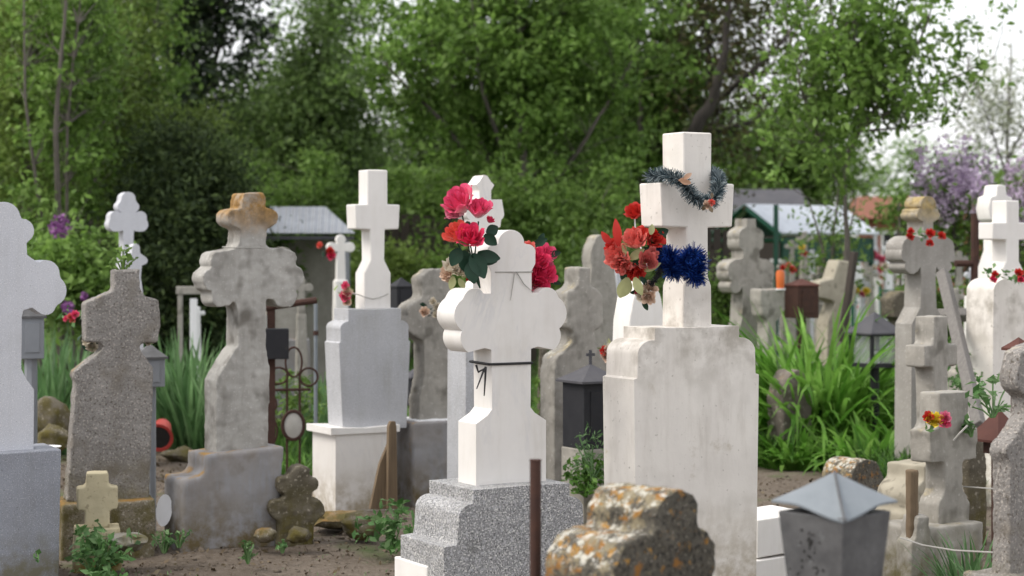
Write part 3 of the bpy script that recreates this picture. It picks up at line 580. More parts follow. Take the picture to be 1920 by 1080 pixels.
rs.slab('stone', [(1796, G), (1798, 700), (1806, 690), (1816, 654), (1832, 655), (1832, 685), (1846, 690), (1848, 740), (1846, G)], 0, .15, M['greylich'], rough=(.012, .012, .07, 2))
ar = Mon('gravestone', 'brown stone with a projecting arm left of the garlanded grey cross', 'gravestone', 1672, 17.0, 25)
ar.slab('stone', [(1688, G), (1690, 600), (1676, 595), (1674, 560), (1690, 545), (1712, 548), (1716, 600), (1716, G)], 0, .2, M['mossy'], rough=(.014, .014, .08, 2))
bs = Mon('gravestone', 'grey slab behind the rusty post, left of the white base', 'gravestone', 508, 17.5, 25)
bs.slab('slab', [(504, 640), (506, 560), (512, 482), (524, 466), (548, 470, .3), (554, 500), (558, 560), (568, 590), (570, 640)], 0, .16, M['concrete'], rough=(.014, .012, .08, 2))
bs.slab('pedestal', [(492, G), (496, 640), (582, 634), (584, G)], -.06, .3, M['bluewash'], rough=(.014, .014, .08, 2))
# small loose stones
def rock(label, u, v, d, r, mat, seed, sq=.7, name='stone'):
    p = P(u, v, d); rgx = random.Random(seed); bm = bmesh.new(); bmesh.ops.create_icosphere(bm, subdivisions=3, radius=r)
    for w in bm.verts:
        n = mnoise.noise(w.co * (1.6 / r) + Vector((seed, 0, 0))) * .35 + mnoise.noise(w.co * (4 / r) + Vector((seed, 3, 0))) * .14
        w.co *= 1 + n; w.co.z *= sq
    me = bpy.data.meshes.new(name); bm.to_mesh(me); bm.free()
    o = link(name, me, mat, None, (p.x, p.y, max(p.z, r * sq * .45))); smoothed(o, 60); o.rotation_euler = (0, 0, rgx.uniform(0, 6)); return tag(o, label, 'stone')
rock('dark mossy round stone right of the broken cross', 676, 985, 10.6, .105, M['mossy'], 3)
rock('flat mossy stone slab behind the dark round stone', 640, 975, 11.0, .17, M['pebble_moss'], 5, .3)
rock('brown stone standing behind the white dish at left', 92, 790, 13.5, .15, M['mossy'], 8, 1.1)
rock('second lower brown stone behind the white dish at left', 100, 825, 12.9, .12, M['mossy'], 11, .8)
rock('flat grey stone lying at the foot of the little cream cross', 238, 1015, 9.55, .10, M['greylich'], 14, .45)
rock('pale rubble piece at the foot of the broken cross', 498, 1003, 10.2, .06, M['pebble_moss'], 17)
rock('brown rubble lump right below the broken cross', 560, 1004, 10.2, .06, M['mossy'], 23)
rock('pale pinkish flat stone in the lower left corner', 6, 1048, 9.35, .10, M['cream'], 21, .35)
rock('grey field stone on the ground behind the leaning cross', 340, 862, 14.6, .13, M['mossy'], 31, .5)
rock('low grey stone on the soil left of the curved lichen slab', 1430, 965, 11.4, .06, M['greylich'], 33, .6)

# ------------------------------------------------------------------ lanterns, iron work, shelters, fences
def lantern(label, u, va, ve, vb, hw, d, th, body, roof, over=1.22, finial=0, glass=False, post=True, cat='lantern', mouth=False):
    p = P(u, va, d); z1 = p.z; z0 = P(u, ve, d).z; zb = P(u, vb, d).z; w = hw / FPX * d
    r = empty('grave_lantern', (p.x, p.y, 0), R(th), label, cat)
    if glass:
        mb = MB().box(-w, w, -w, w, zb, zb + .03).box(-w, w, -w, w, z0 - .025, z0)
        for sx in (-1, 1):
            for sy in (-1, 1): mb.box(sx * w - .012, sx * w + .012, sy * w - .012, sy * w + .012, zb + .03, z0 - .025)
        mb.build('frame', body, r)
        MB().box(-w + .014, w - .014, -w + .014, w - .014, zb + .032, z0 - .027).build('glazing', M['glass'], r)
        MB().tube([(0, 0, zb + .03), (0, 0, zb + (z0 - zb) * .45)], w * .3, 10).build('candle', M['white'], r)
    else:
        o = MB().box(-w, w, -w, w, zb, z0 - .002).build('body', body, r, bevel=.004)
        MB().box(-w * .62, w * .62, -w - .006, -w + .004, zb + (z0 - zb) * .15, z0 - (z0 - zb) * .15).build('door', body, r, bevel=.002)
    class _R: root = r
    hip(_R, 'roof', w * over, w * over, z0, z1, roof, 0.0)
    if finial:
        f = finial / FPX * d
        MB().box(-.008, .008, -.004, .004, z1 - .01, z1 + f).box(-.028, .028, -.0035, .0035, z1 + f * .55, z1 + f * .55 + .016).build('finial_cross', roof, r)
    if post: MB().tube([(0, 0, -.1), (0, 0, zb)], .035, 8).build('post', body, r)
    else: MB().box(-w * 1.05, w * 1.05, -w * 1.05, w * 1.05, -.1, zb - .001).build('plinth', M['greylich'], r, bevel=.006)
    return r
lantern('black metal grave lantern with a crossed tent roof left of the tall white block', 1107, 682, 712, 838, 38, 10.6, 30, M['black'], M['darkroof'], 1.25, 26, post=False)
lantern('dark four-post lantern with glass sides and pyramid roof beside the daylilies', 1640, 584, 623, 688, 31, 14.6, 28, M['black'], M['darkroof'], 1.3, 0, True)
lantern('grey metal lantern box on a post behind the pebbledash headstone', 281, 644, 668, 724, 26, 10.9, 15, M['greymetal'], M['galvdark'], 1.2)
lantern('grey metal candle box under the arm of the large cross at the left edge', 58, 566, 592, 672, 22, 10.4, 20, M['greymetal'], M['galvdark'], 1.18)
lantern('rusty brown lantern box with a flat roof behind the daylilies', 1503, 522, 534, 596, 23, 16.3, 25, M['rust'], M['rustroof'], 1.08)
lantern('red-brown roofed lantern on a rusty post behind the headstone at the right edge', 1872, 765, 822, 850, 20, 9.6, 30, M['rust'], M['rustroof'], 2.1)
lantern('small rusty box roof peeping out behind the ornate headstone at the right edge', 1910, 632, 652, 690, 16, 8.6, 30, M['rust'], M['rustroof'], 1.4)
lantern('plain black box lantern right of the blue-grey slab, close to the white cross', 752, 520, 536, 578, 17, 13.6, 30, M['black'], M['black'], 1.1)
lantern('dark lantern low down between the grey trefoil cross and the marble cross', 778, 690, 706, 760, 16, 13.4, 30, M['black'], M['darkroof'], 1.2)

# rusty iron post with a black box, iron grave marker with a plaque
w0 = P(508, 560, 12.6)
r = empty('iron_post', (w0.x, w0.y, 0), R(8), 'rusty iron post with a crossbar and a black metal box, right of the leaning cross', 'post')
k = 12.6 / FPX
MB().box(-.028, .028, -.028, .028, -.1, w0.z).build('upright', M['rust'], r, bevel=.004)
MB().tube([(-.05, -.03, w0.z - .06), (.30, -.03, w0.z - .01)], .022, 8).build('crossbar', M['rust'], r)
MB().box(-.075, .115, -.11, -.031, H + (V0 - 672) * k, H + (V0 - 615) * k).build('box', M['black'], r, bevel=.006)
MB().tube([(-.055, -.05, H + (V0 - 614) * k), (-.055, -.05, H + (V0 - 590) * k)], .03, 10).build('jar', M['glass'], r)
w0 = P(548, 760, 12.8); k = 12.8 / FPX
r = empty('iron_cross', (w0.x, w0.y, 0), R(10), 'wrought iron grave cross with trefoil loops and an oval pale plaque', 'grave cross')
mb = MB()
def loop(mb, cx, cz, rx, rz, rad=.007, n=18, y=0): mb.tube([(cx + rx * math.cos(2 * math.pi * i / n), y, cz + rz * math.sin(2 * math.pi * i / n)) for i in range(n + 1)], rad, 6)
zc = H + (V0 - 735) * k
mb.tube([(-.035, 0, -.1), (-.035, 0, zc + .12)], .008, 6).tube([(.05, 0, -.1), (.05, 0, zc + .12)], .008, 6)
mb.tube([(-.16, 0, zc + .015), (.12, 0, zc + .015)], .010, 6)
mb.build('bars', M['rust'], r)
lp = MB(); loop(lp, .01, zc + .20, .055, .10); loop(lp, -.09, zc + .11, .06, .055); loop(lp, .11, zc + .10, .06, .06); loop(lp, -.15, zc - .26, .05, .09); loop(lp, -.15, zc - .08, .045, .06)
lp.build('scroll_loops', M['rust'], r)
zp = H + (V0 - 797) * k
ov = MB(); n = 24
front = [(.005 + .062 * math.cos(2 * math.pi * i / n), -.03, zp + .085 * math.sin(2 * math.pi * i / n)) for i in range(n)]
ov.add([(x, y + .012, z) for x, y, z in front] + front + [(.005, -.045, zp)], [(i, (i + 1) % n, (i + 1) % n + n, i + n) for i in range(n)] + [(i + n, (i + 1) % n + n, 2 * n) for i in range(n)])
ov.build('plaque', M['enamel'], r, smooth=50)
rm = MB(); loop(rm, .005, zp, .07, .094, .013, 24, -.025); rm.build('plaque_rim', M['rust'], r)
# pale pipe
w0 = P(592, 570, 13.6)
r = empty('metal_pipe', (w0.x, w0.y, 0), 0, 'thin pale metal pipe standing just left of the blue-grey slab', 'pipe')
MB().tube([(0, 0, -.1), (0, 0, w0.z)], .014, 8).build('shaft', M['galv'], r); MB().tube([(0, 0, w0.z - .22), (0, 0, w0.z - .19)], .02, 8).build('collar', M['rust'], r)

# brown boards leaning on the white base
bx = Mon('broom', 'brown wooden broom-shaped board leaning against the white base', 'broom', 700, 11.35, 25)
bx.slab('blade', [(694, 955), (712, 870), (733, 820), (735, 955)], .0, .03, M['brownwood'], bevel=.004)
bx.slab('handle', [(727, 955), (729, 800), (733, 790), (742, 790), (744, 800), (746, 955)], -.04, .035, M['brownwood'], bevel=.004)
# wooden stake
p = P(1711, 880, 9.05)
r = empty('wooden_stake', (p.x, p.y, 0), R(20), 'thin grey wooden stake driven in beside the stout grey cross', 'stake')
MB().box(-.024, .020, -.02, .02, -.1, p.z, .004)\
    .build('stake', M['brownwood'], r, bevel=.004, rough=(.008, .006, .04, 1))
# leaning beam and rail, rusty cross
def bar(name, label, cat, a, b, r0, mat, rnd=False, part='beam'):
    A, B = P(*a), P(*b); root = empty(name, tuple(A), 0, label, cat)
    D = B - A
    if rnd: MB().tube([(0, 0, 0), D * .5 + Vector((0, 0, r0 * .1)), D], [r0, r0 * .95, r0 * .9], 8).build(part, mat, root, smooth=40)
    else:
        o = MB().tube([(0, 0, 0), D], r0 * 1.3, 4).build(part, mat, root); bevelled(o, r0 * .2)
    return root
bar('wooden_beam', 'long grey wooden beam slanting across the gap right of the garlanded cross', 'beam', (1836, 800, 11.3), (1768, 512, 12.6), .038, M['wood'])
bar('wooden_rail', 'horizontal grey wooden rail behind the slanting beam', 'rail', (1745, 592, 13.9), (1842, 590, 13.5), .04, M['wood'])
bar('leaning_pole', 'dark slanted pole leaning beside the brown stone cross', 'pole', (1578, 640, 16.6), (1602, 472, 16.6), .03, M['darkwood'])
p = P(1828, 400, 15.0)
r = empty('iron_cross', (p.x, p.y, 0), R(15), 'tall rusty iron cross of round bars behind the white block at right', 'grave cross')
MB().tube([(0, 0, -.1), (0, 0, p.z)], .034, 8).build('upright', M['rust'], r)
zq = P(1828, 494, 15).z
MB().tube([(-.17, 0, zq), (.19, 0, zq)], .026, 8).build('crossbar', M['rust'], r)
# wires
def wire(label, pts, rad=.0035):
    A = P(*pts[0]); root = empty('wire', tuple(A), 0, label, 'wire')
    MB().tube([P(*q) - A for q in pts], rad, 5).build('strand', M['string'], root)
wire('slack pale wire running low over the grass to the right edge headstone', [(1688, 1008, 8.8), (1730, 1022, 8.5), (1790, 1032, 8.0), (1868, 1036, 7.2)])
wire('pale wire stretched behind the stout cross towards the red-roofed lantern', [(1800, 912, 9.5), (1830, 914, 9.2), (1872, 917, 8.6)])
wire('short white wire hanging on the arm of the stout cross', [(1788, 826, 9.1), (1800, 812, 9.08), (1814, 798, 9.1)], .005)
# white dish / red pot / orange jar
def lathe(prof, n=20):
    mb = MB(); L = len(prof)
    vs = [(r_ * math.cos(2 * math.pi * k / n), r_ * math.sin(2 * math.pi * k / n), z) for r_, z in prof for k in range(n)]
    return mb.add(vs, [(i * n + k, i * n + (k + 1) % n, (i + 1) * n + (k + 1) % n, (i + 1) * n + k) for i in range(L - 1) for k in range(n)])
p = P(89, 844, 9.75)
o = lathe([(.0, .0), (.035, .002), (.066, .014), (.070, .020), (.064, .018), (.03, .008), (0, .007)]).build('dish', M['white'], None, (p.x, p.y, p.z), smooth=50); tag(o, 'white dish on the base ledge of the large cross at left', 'dish')
p = P(297, 834, 14.0)
r = empty('plastic_pot', (p.x, p.y, max(p.z, .0)), R(-10), 'red plastic pot lying on its side with a dark open mouth', 'pot')
o = lathe([(.0, .22), (.065, .21), (.095, .03), (.11, 0), (.088, 0), (.08, .02), (.055, .20)]).build('pot', M['redplastic'], r, smooth=40); o.rotation_euler = (R(-72), 0, R(12)); o.location = (0, 0, .05)
o = MB().tube([(0, 0, .008), (0, 0, .012)], .086, 20).build('mouth', M['darkhole'], r); o.rotation_euler = (R(-72), 0, R(12)); o.location = (0, 0, .05)  # black disc painting the shaded inside of the pot
p = P(1463, 541, 15.98)
r = empty('candle_jar', (p.x, p.y, p.z), 0, 'orange glass candle jar standing on the small pale stone', 'candle')
lathe([(0, 0), (.03, 0), (.034, .03), (.038, .12), (.03, .15), (0, .155)]).build('glass', M['orange'], r, smooth=50)
MB().tube([(0, 0, -.012), (0, 0, .0)], .045, 12).build('saucer', M['white'], r)
p = P(300, 958, 10.3)
o = lathe([(.0, .0), (.05, .0), (.085, .01), (.087, .016), (.05, .008), (0, .008)]).build('dish', M['white'], None, (p.x + .015, p.y + .02, p.z), smooth=50); o.rotation_euler = (R(80), R(8), R(20)); o.scale = (.5, 1, 1); tag(o, 'white plate leaning upright between the mossy base and the stepped pedestal', 'dish')

# shelter with grey hipped roof
s0 = P(440, 437, 21); L_ = P(665, 437, 21).x - s0.x; k = 21 / FPX
r = empty('grave_shelter', (s0.x, s0.y, 0), R(4), 'small grave shelter with a grey sheet-metal roof behind the leaning grey cross', 'shelter')
ze, zr = H + 33 * k, H + 85 * k; D_ = 1.15
mb = MB(); mb.add([(0, 0, ze), (L_, 0, ze), (L_, D_, ze), (0, D_, ze), (.34, D_ * .5, zr), (L_ - .34, D_ * .5, zr)], [(0, 1, 5, 4), (1, 2, 5), (2, 3, 4, 5), (3, 0, 4), (3, 2, 1, 0)])
o = mb.build('roof', M['roofgrey'], r); so = o.modifiers.new('thick', 'SOLIDIFY'); so.thickness = .03
MB().box(.02, L_ - .02, .02, .05, ze - .07, ze - .032).build('eaves_beam', M['darkroof'], r)
MB().box(.02, L_ - .02, D_ - .05, D_ - .02, ze - .07, ze - .032).build('eaves_beam', M['darkroof'], r)
for x in (.08, L_ - .10):
    for y in (.08, D_ - .1): MB().box(x - .03, x + .03, y - .03, y + .03, -.1, ze - .071).build('post', M['greymetal'], r)
MB().box(.12, L_ - .14, D_ - .1, D_ - .07, -.1, ze - .075).build('back_wall', M['concrete'], r)
# green gabled shelter
s0 = P(1405, 440, 29); k = 29 / FPX
r = empty('grave_shelter', (s0.x, s0.y, 0), R(-50), 'green shelter with a bright white gabled roof on the right, beyond the graves', 'shelter')
ze, zr = H + 30 * k, H + 84 * k; W_, Lg = .72, 2.15
mb = MB(); rf = [(-W_, -.1, ze), (0, -.1, zr), (W_, -.1, ze), (-W_, Lg, ze), (0, Lg, zr), (W_, Lg, ze)]
mb.add(rf, [(0, 1, 4, 3), (1, 2, 5, 4)]); o = mb.build('roof', M['whiteroof'], r); so = o.modifiers.new('thick', 'SOLIDIFY'); so.thickness = .03; so.offset = 1
mb = MB(); mb.tube([(-W_, -.12, ze - .02), (0, -.12, zr - .02)], .045, 4).tube([(0, -.12, zr - .02), (W_, -.12, ze - .02)], .045, 4).tube([(-W_, -.06, ze - .09), (W_, -.06, ze - .09)], .035, 4).build('gable_frame', M['green'], r)
MB().add([(-W_ + .08, -.02, ze - .03), (W_ - .08, -.02, ze - .03), (0, -.02, zr - .09), (-W_ + .08, 0, ze - .03), (W_ - .08, 0, ze - .03), (0, 0, zr - .09)], [(0, 1, 2), (5, 4, 3), (0, 3, 4, 1), (1, 4, 5, 2), (2, 5, 3, 0)]).build('gable_panel', M['greendark'], r)
MB().box(W_ - .1, W_ - .06, .05, Lg - .1, ze - .42, ze - .04).build('side_panel', M['greendark'], r)
for x in (-W_ + .08, W_ - .08):
    for y in (0, Lg - .1): MB().box(x - .03, x + .03, y - .03 + .04, y + .03 + .04, -.1, ze - .05 if y else ze - .13).build('post', M['greendark'], r)
bar('metal_pole', 'thin dark green pole standing in front of the white gabled roof', 'pole', (1455, 720, 24), (1455, 384, 24), .035, M['greendark'], True, 'shaft')
# dark low roof behind
s0 = P(1370, 388, 33.5); k = 33.5 / FPX
r = empty('shed', (s0.x, s0.y, 0), R(-8), 'dark grey low shed roof behind the white gabled shelter', 'shed')
ze, zr = H + 75 * k, H + 118 * k
MB().add([(-.6, 0, ze), (1.45, 0, ze), (1.2, .9, zr), (-.3, .9, zr), (1.45, 1.8, ze), (-.6, 1.8, ze)], [(0, 1, 2, 3), (3, 2, 4, 5), (1, 4, 2), (0, 3, 5)]).build('roof', M['darkroof'], r)
MB().box(-.45, 1.3, .1, 1.7, -.1, ze - .01).build('wall', M['darkwood'], r)
# brick house far right
s0 = P(1618, 445, 43); k = 43 / FPX
r = empty('brick_house', (s0.x, s0.y, 0), R(-12), 'distant red brick house with a terracotta roof glimpsed between the trees', 'house')
ze, zr = H + 62 * k, H + 105 * k
MB().box(-.1, 2.6, 0, 3, -.2, ze).build('wall', M['brick'], r)
MB().add([(-.3, -.25, ze - .02), (2.8, -.25, ze - .02), (2.8, 1.5, zr), (-.3, 1.5, zr), (2.8, 3.25, ze - .02), (-.3, 3.25, ze - .02)], [(0, 1, 2, 3), (3, 2, 4, 5), (1, 4, 2), (0, 3, 5)]).build('roof', M['rooftile'], r)
for x in (.4, 1.5):
    w_ = MB().box(x, x + .7, -.03, .04, ze - 1.3, ze - .3).build('window', M['white'], r)
    MB().box(x + .06, x + .64, -.045, -.031, ze - 1.24, ze - .36).build('pane', M['black'], w_)
# wooden fence behind
def fence(label, u0, u1, vt, d, mat, pw=.15, gap=.008, cat='fence', seed=1, jit=.05):
    a, b = P(u0, vt, d), P(u1, vt, d); L = b.x - a.x; n = int(L / pw); rr = random.Random(seed)
    root = empty('wooden_fence', (a.x, a.y, 0), 0, label, cat); mb = MB()
    for i in range(n):
        h = a.z + rr.uniform(-jit, jit) * .6; mb.box(i * pw + gap, (i + 1) * pw - gap, rr.uniform(0, .01), .03, -.1, h)
    mb.build('planks', mat, root)
    rl = MB()
    for z in (.4, a.z - .3): MB().box(0, L, .031, .07, z, z + .08).build('rail', mat, root)
    for i in range(0, n + 1, 12): MB().box(i * pw - .05, i * pw + .05, .071, .16, -.1, a.z + .05).build('post', mat, root)
fence('dark brown plank fence behind the graves, left of the big crosses', 690, 1100, 405, 27, M['darkwood'], seed=4)
fence('brown plank fence section seen right of the tall white cross shaft', 1300, 1420, 428, 26, M['darkwood'], .13, .012, seed=7)
# green iron fence
a, b = P(1598, 545, 27), P(1700, 545, 27)
r = empty('iron_fence', (a.x, a.y, 0), 0, 'low green iron grave fence between the daylilies and the garlanded cross', 'fence')
L = b.x - a.x; zt = a.z; mb = MB()

for z in (.35, zt): MB().tube([(0, 0, z), (L, 0, z)], .017, 6).build('rail', M['green'], r)
mb = MB(); nb = 15
for i in range(nb + 1): mb.tube([(L * i / nb, 0, .35), (L * i / nb, 0, zt)], .009, 5)
for i in range(5): loop(mb, L * (i + .5) / 5, zt - .10, .055, .07, .008, 12)
mb.build('bars', M['green'], r)
for x in (0, L * .5, L): MB().tube([(x, -.03, -.1), (x, -.03, zt + .07)], .028, 6).build('post', M['green'], r)
a = P(1780, 560, 20)
r = empty('iron_fence', (a.x, a.y, 0), R(5), 'green iron grave fence behind the slanting beam at right', 'fence')
for z in (.3, a.z): MB().tube([(-.1, 0, z), (.75, 0, z)], .015, 6).build('rail', M['green'], r)
mb = MB()
for i in range(9): mb.tube([(-.1 + i * .106, 0, .3), (-.1 + i * .106, 0, a.z)], .008, 5)
mb.build('bars', M['green'], r)

# ------------------------------------------------------------------ distant crosses
def plain_cross(label, u, vt, w, d, th, mat, base=True, arm=.30, lobes=False, group=None):
    """w = arm span in px; stands on the ground"""
    k = d / FPX; zt_ = P(u, vt, d).z; A = w * k / 2; s = A * .30; h_ = max(zt_ * .55, A * 2.4); z0 = 0 if not base else max(0, zt_ - A * 3.4)
    za = zt_ - A * .95
    p = P(u, vt, d); r = empty('stone_cross', (p.x, p.y, 0), R(th), label, 'grave cross', group)
    half = [(0, zt_), (s, zt_), (s, za + s), (A, za + s), (A, za - s), (s, za - s), (s * 1.25, z0 - .02)]
    if lobes:
        half = [(0, zt_)] + [(s * 1.25 * math.sin(q), zt_ - s * 1.25 * (1 - math.cos(q))) for q in (.6, 1.2, 1.8, 2.4)] + [(s, za + s)]
        half += [(A - s * .9 + s * 1.25 * math.sin(q), za + s * 1.25 * math.cos(q)) for q in (.1, .6, 1.1, 1.57, 2.0, 2.5, 3.0)] + [(s, za - s), (s * 1.2, z0 - .02)]
    pts = [(-x, z) for x, z in half[:0:-1]] + half
    n = len(pts); mb = MB(); th_ = s * 1.3
    bm = bmesh.new(); bv = [bm.verts.new((x, y, z)) for y in (0, th_) for x, z in pts]
    bm.faces.new(bv[:n]); bm.faces.new(bv[n:][::-1])
    for i in range(n): bm.faces.new((bv[i], bv[i + n], bv[(i + 1) % n + n], bv[(i + 1) % n]))
    bmesh.ops.recalc_face_normals(bm, faces=bm.faces); bmesh.ops.triangulate(bm, faces=[f for f in bm.faces if len(f.verts) > 4])
    me = bpy.data.meshes.new('cross'); bm.to_mesh(me); bm.free(); o = link('cross', me, mat, r); bevelled(o, .012)
    if base: MB().box(-s * 2.2, s * 2.2, -s, s * 2.4, -.1, z0, -.02).build('base', mat, r, bevel=.015)
plain_cross('small white cross on a white block straight behind the green iron fence', 1667, 452, 30, 28, 20, M['white'])
plain_cross('pale cross seen under the grey shelter roof, left of the plain white cross', 640, 440, 50, 18, 25, M['plaster2'], lobes=True)
plain_cross('pale slim cross beside the young tree trunk, under the white gabled roof', 1486, 450, 26, 24, 20, M['greylich'], lobes=True)
plain_cross('grey cross carrying a red and yellow flower under the white gabled roof', 1510, 434, 34, 23, 20, M['greylich'])
plain_cross('pale cross right of the young tree trunk under the end of the white roof', 1597, 430, 26, 34, 20, M['plaster2'], lobes=True)
plain_cross('far pale cross in front of the brick house', 1642, 426, 22, 40, 20, M['palegrey'], lobes=True)
plain_cross('greyish far cross above the pink grave flowers', 1625, 448, 22, 36, 25, M['greylich'])
plain_cross('pinkish pale far cross left of the garlanded grey cross', 1692, 446, 24, 33, 25, M['palegrey'], lobes=True)
plain_cross('brownish cross behind the rusty brown lantern box', 1540, 500, 40, 21, 20, M['greylich'])
plain_cross('white post-like cross between the two white monuments at the right edge', 1852, 430, 26, 17.5, 25, M['plaster2'])
plain_cross('grey cross low behind the pipe left of the blue-grey slab', 566, 520, 40, 17, 20, M['greylich'], lobes=True)
plain_cross('small white cross low among the irises behind the leaning cross', 372, 575, 26, 19, 20, M['white'])
plain_cross('pale cross top between the red bouquet and the arched stone', 1160, 470, 30, 16.5, 25, M['palegrey'], lobes=True)
plain_cross('small grey cross in the gap left of the black lantern', 1020, 600, 40, 14.5, 25, M['mossy'])

plain_cross('pale cross right of the lantern with the rusty roof, near the leaning cross', 1524, 468, 30, 25, 25, M['palegrey'])
plain_cross('grey lobed cross low between the green pole and the young tree', 1472, 488, 28, 22, 20, M['greylich'], lobes=True)
plain_cross('far white cross just left of the brick house, low among the graves', 1612, 462, 22, 38, 20, M['white'])
plain_cross('far grey cross under the eaves end of the white roof', 1580, 446, 22, 42, 25, M['palegrey'])
plain_cross('white far cross a little right of the small white block cross', 1690, 484, 26, 26, 25, M['plaster2'])
plain_cross('brown grey cross left of the small white block cross', 1634, 500, 32, 24, 25, M['greylich'])
plain_cross('far pale stone cross between the leaning pole and the iron fence', 1618, 520, 30, 21, 20, M['palegrey'], lobes=True)
plain_cross('pale cross just right of the garlanded grey cross, behind the beam', 1800, 470, 34, 19, 20, M['greylich'], lobes=True)
plain_cross('grey stone cross low behind the slanting beam', 1795, 540, 36, 16.5, 25, M['greylich'])

for u_, v_, w_, d_, th_, m_, lo_, lb_ in ((1604, 472, 22, 32, 20, 'white', 0, 'tiny white far cross between the brown cross top and the pink flowers'), (1655, 470, 20, 45, 25, 'palegrey', 1, 'tiny pale lobed far cross under the brick house'),
        (1676, 476, 24, 36, 25, 'greylich', 1, 'grey lobed far cross just behind the small white block cross'), (1700, 466, 22, 30, 20, 'white', 0, 'white far cross hidden partly by the arm of the garlanded cross'),
        (1570, 470, 24, 30, 25, 'palegrey', 1, 'pale lobed far cross at the foot of the young tree'), (1455, 478, 24, 27, 20, 'plaster2', 0, 'whitish cross right behind the orange candle jar'),
        (1826, 500, 34, 18, 25, 'palegrey', 1, 'pale lobed cross behind the rusty iron cross, left of the white block'), (1850, 480, 26, 22, 25, 'white', 0, 'white cross peeping out left of the white block at the right edge'),
        (1644, 516, 26, 25, 25, 'plaster2', 1, 'whitish lobed cross left of the white block cross behind the fence')):
    plain_cross(lb_, u_, v_, w_, d_, th_, M[m_], lobes=bool(lo_))

# ------------------------------------------------------------------ flowers
def rose_mesh(seed, openness=1.0, layers=5, Rm=.042, Hm=.064):
    rr = random.Random(seed); vs, fs = [], []
    for L in range(layers):
        f = (L + .6) / layers; npet = 3 + L; rad = Rm * f; off = rr.uniform(0, 6.28)
        for k in range(npet):
            a0 = off + 2 * math.pi * k / npet + rr.uniform(-.15, .15); span = (3.2 if L < 2 else 2.6) / npet * 1.35
            hgt = Hm * (1.08 - .28 * f + rr.uniform(-.05, .05)); fl = openness * (.06 + .36 * f ** 3) * Rm * rr.uniform(.7, 1.3)
            b = len(vs); NS, NT = 6, 5
            for j in range(NT + 1):
                t_ = j / NT; r0 = rad * (.30 + .70 * math.sin(min(t_ * 1.9, 1.57))) + fl * t_ ** 3
                z = hgt * t_ - fl * .30 * t_ ** 6; wv = 1 - .42 * t_ ** 5
                for i in range(NS + 1):
                    s_ = (i / NS * 2 - 1); a_ = a0 + s_ * span * wv * (.55 + .45 * math.sin(min(t_ * 2, 1.57)))
                    rz = r0 * (1 + .10 * s_ * (1 if k % 2 else -1)) + .0012 * math.sin(s_ * 7 + seed)
                    vs.append((rz * math.cos(a_), rz * math.sin(a_), z - .20 * Hm * s_ * s_ * t_ ** 3))
            for j in range(NT):
                for i in range(NS):
                    q = b + j * (NS + 1) + i; fs.append((q, q + 1, q + NS + 2, q + NS + 1))
    me = bpy.data.meshes.new('bloom'); me.from_pydata(vs, [], fs); me.update()
    me.polygons.foreach_set('use_smooth', [True] * len(me.polygons)); return me
ROSES = {}
def rose(root, part, u, v, d, colr, size, face, seed=0, open_=1.0):
    """size = bloom radius in px; face = direction the bloom looks"""
    key = (colr, seed % 3, open_)
    if key not in ROSES:
        me = rose_mesh(seed % 3 + 11, open_); me.materials.append(M['p_' + colr]); ROSES[key] = me
    o = bpy.data.objects.new(part, ROSES[key]); COL.objects.link(o); o.parent = root
    k = size / FPX * d / .046; o.scale = (k, k, k)
    q = Vector(face).normalized().to_track_quat('Z', 'Y'); o.rotation_mode = 'QUATERNION'
    o.rotation_quaternion = q @ Matrix.Rotation(seed * 1.3, 3, 'Z').to_quaternion()
    o.location = P(u, v, d) - root.location - Vector(face).normalized() * .03 * k
    return o
def silk_leaf(root, u, v, d, ln, w, ang, mat, seed=0, name='leaf'):
    """ln, w in px; ang = picture-plane angle of the tip, degrees from right, counter-clockwise"""
    k = d / FPX; rr = random.Random(seed); ca, sa = math.cos(R(ang)), math.sin(R(ang)); ty = rr.uniform(-.5, .3)
    ax = Vector((ca, ty, sa)).normalized(); sd = ax.cross(Vector((rr.uniform(-.3, .3), -1, rr.uniform(-.3, .3)))).normalized(); nn = sd.cross(ax)
    vs, fs = [], []
    for j in range(8):
        t_ = j / 7; hw = w * k / 2 * math.sin(math.pi * min(1, t_ * .93 + .05)) ** .8 + .0005
        c = ax * (ln * k * t_) - nn * (ln * k * .18 * t_ * t_)
        vs += [tuple(c - sd * hw + nn * hw * .3), tuple(c), tuple(c + sd * hw + nn * hw * .3)]
    for j in range(7):
        for i in range(2): fs.append((j * 3 + i, j * 3 + i + 1, j * 3 + i + 4, j * 3 + i + 3))
    me = bpy.data.meshes.new(name); me.from_pydata(vs, [], fs); me.update(); me.polygons.foreach_set('use_smooth', [True] * len(me.polygons))
    return link(name, me, mat, root, tuple(P(u, v, d) - root.location))
def bouquet(label, u, v, d, cat='flowers', name='flower_bouquet', group=None): return empty(name, tuple(P(u, v, d)), 0, label, cat, group)
def stems(root, pts, rad, mat):
    mb = MB()
    for pl in pts: mb.tube([P(*q) - root.location for q in pl], rad, 5)
    mb.build('stems', mat, root)
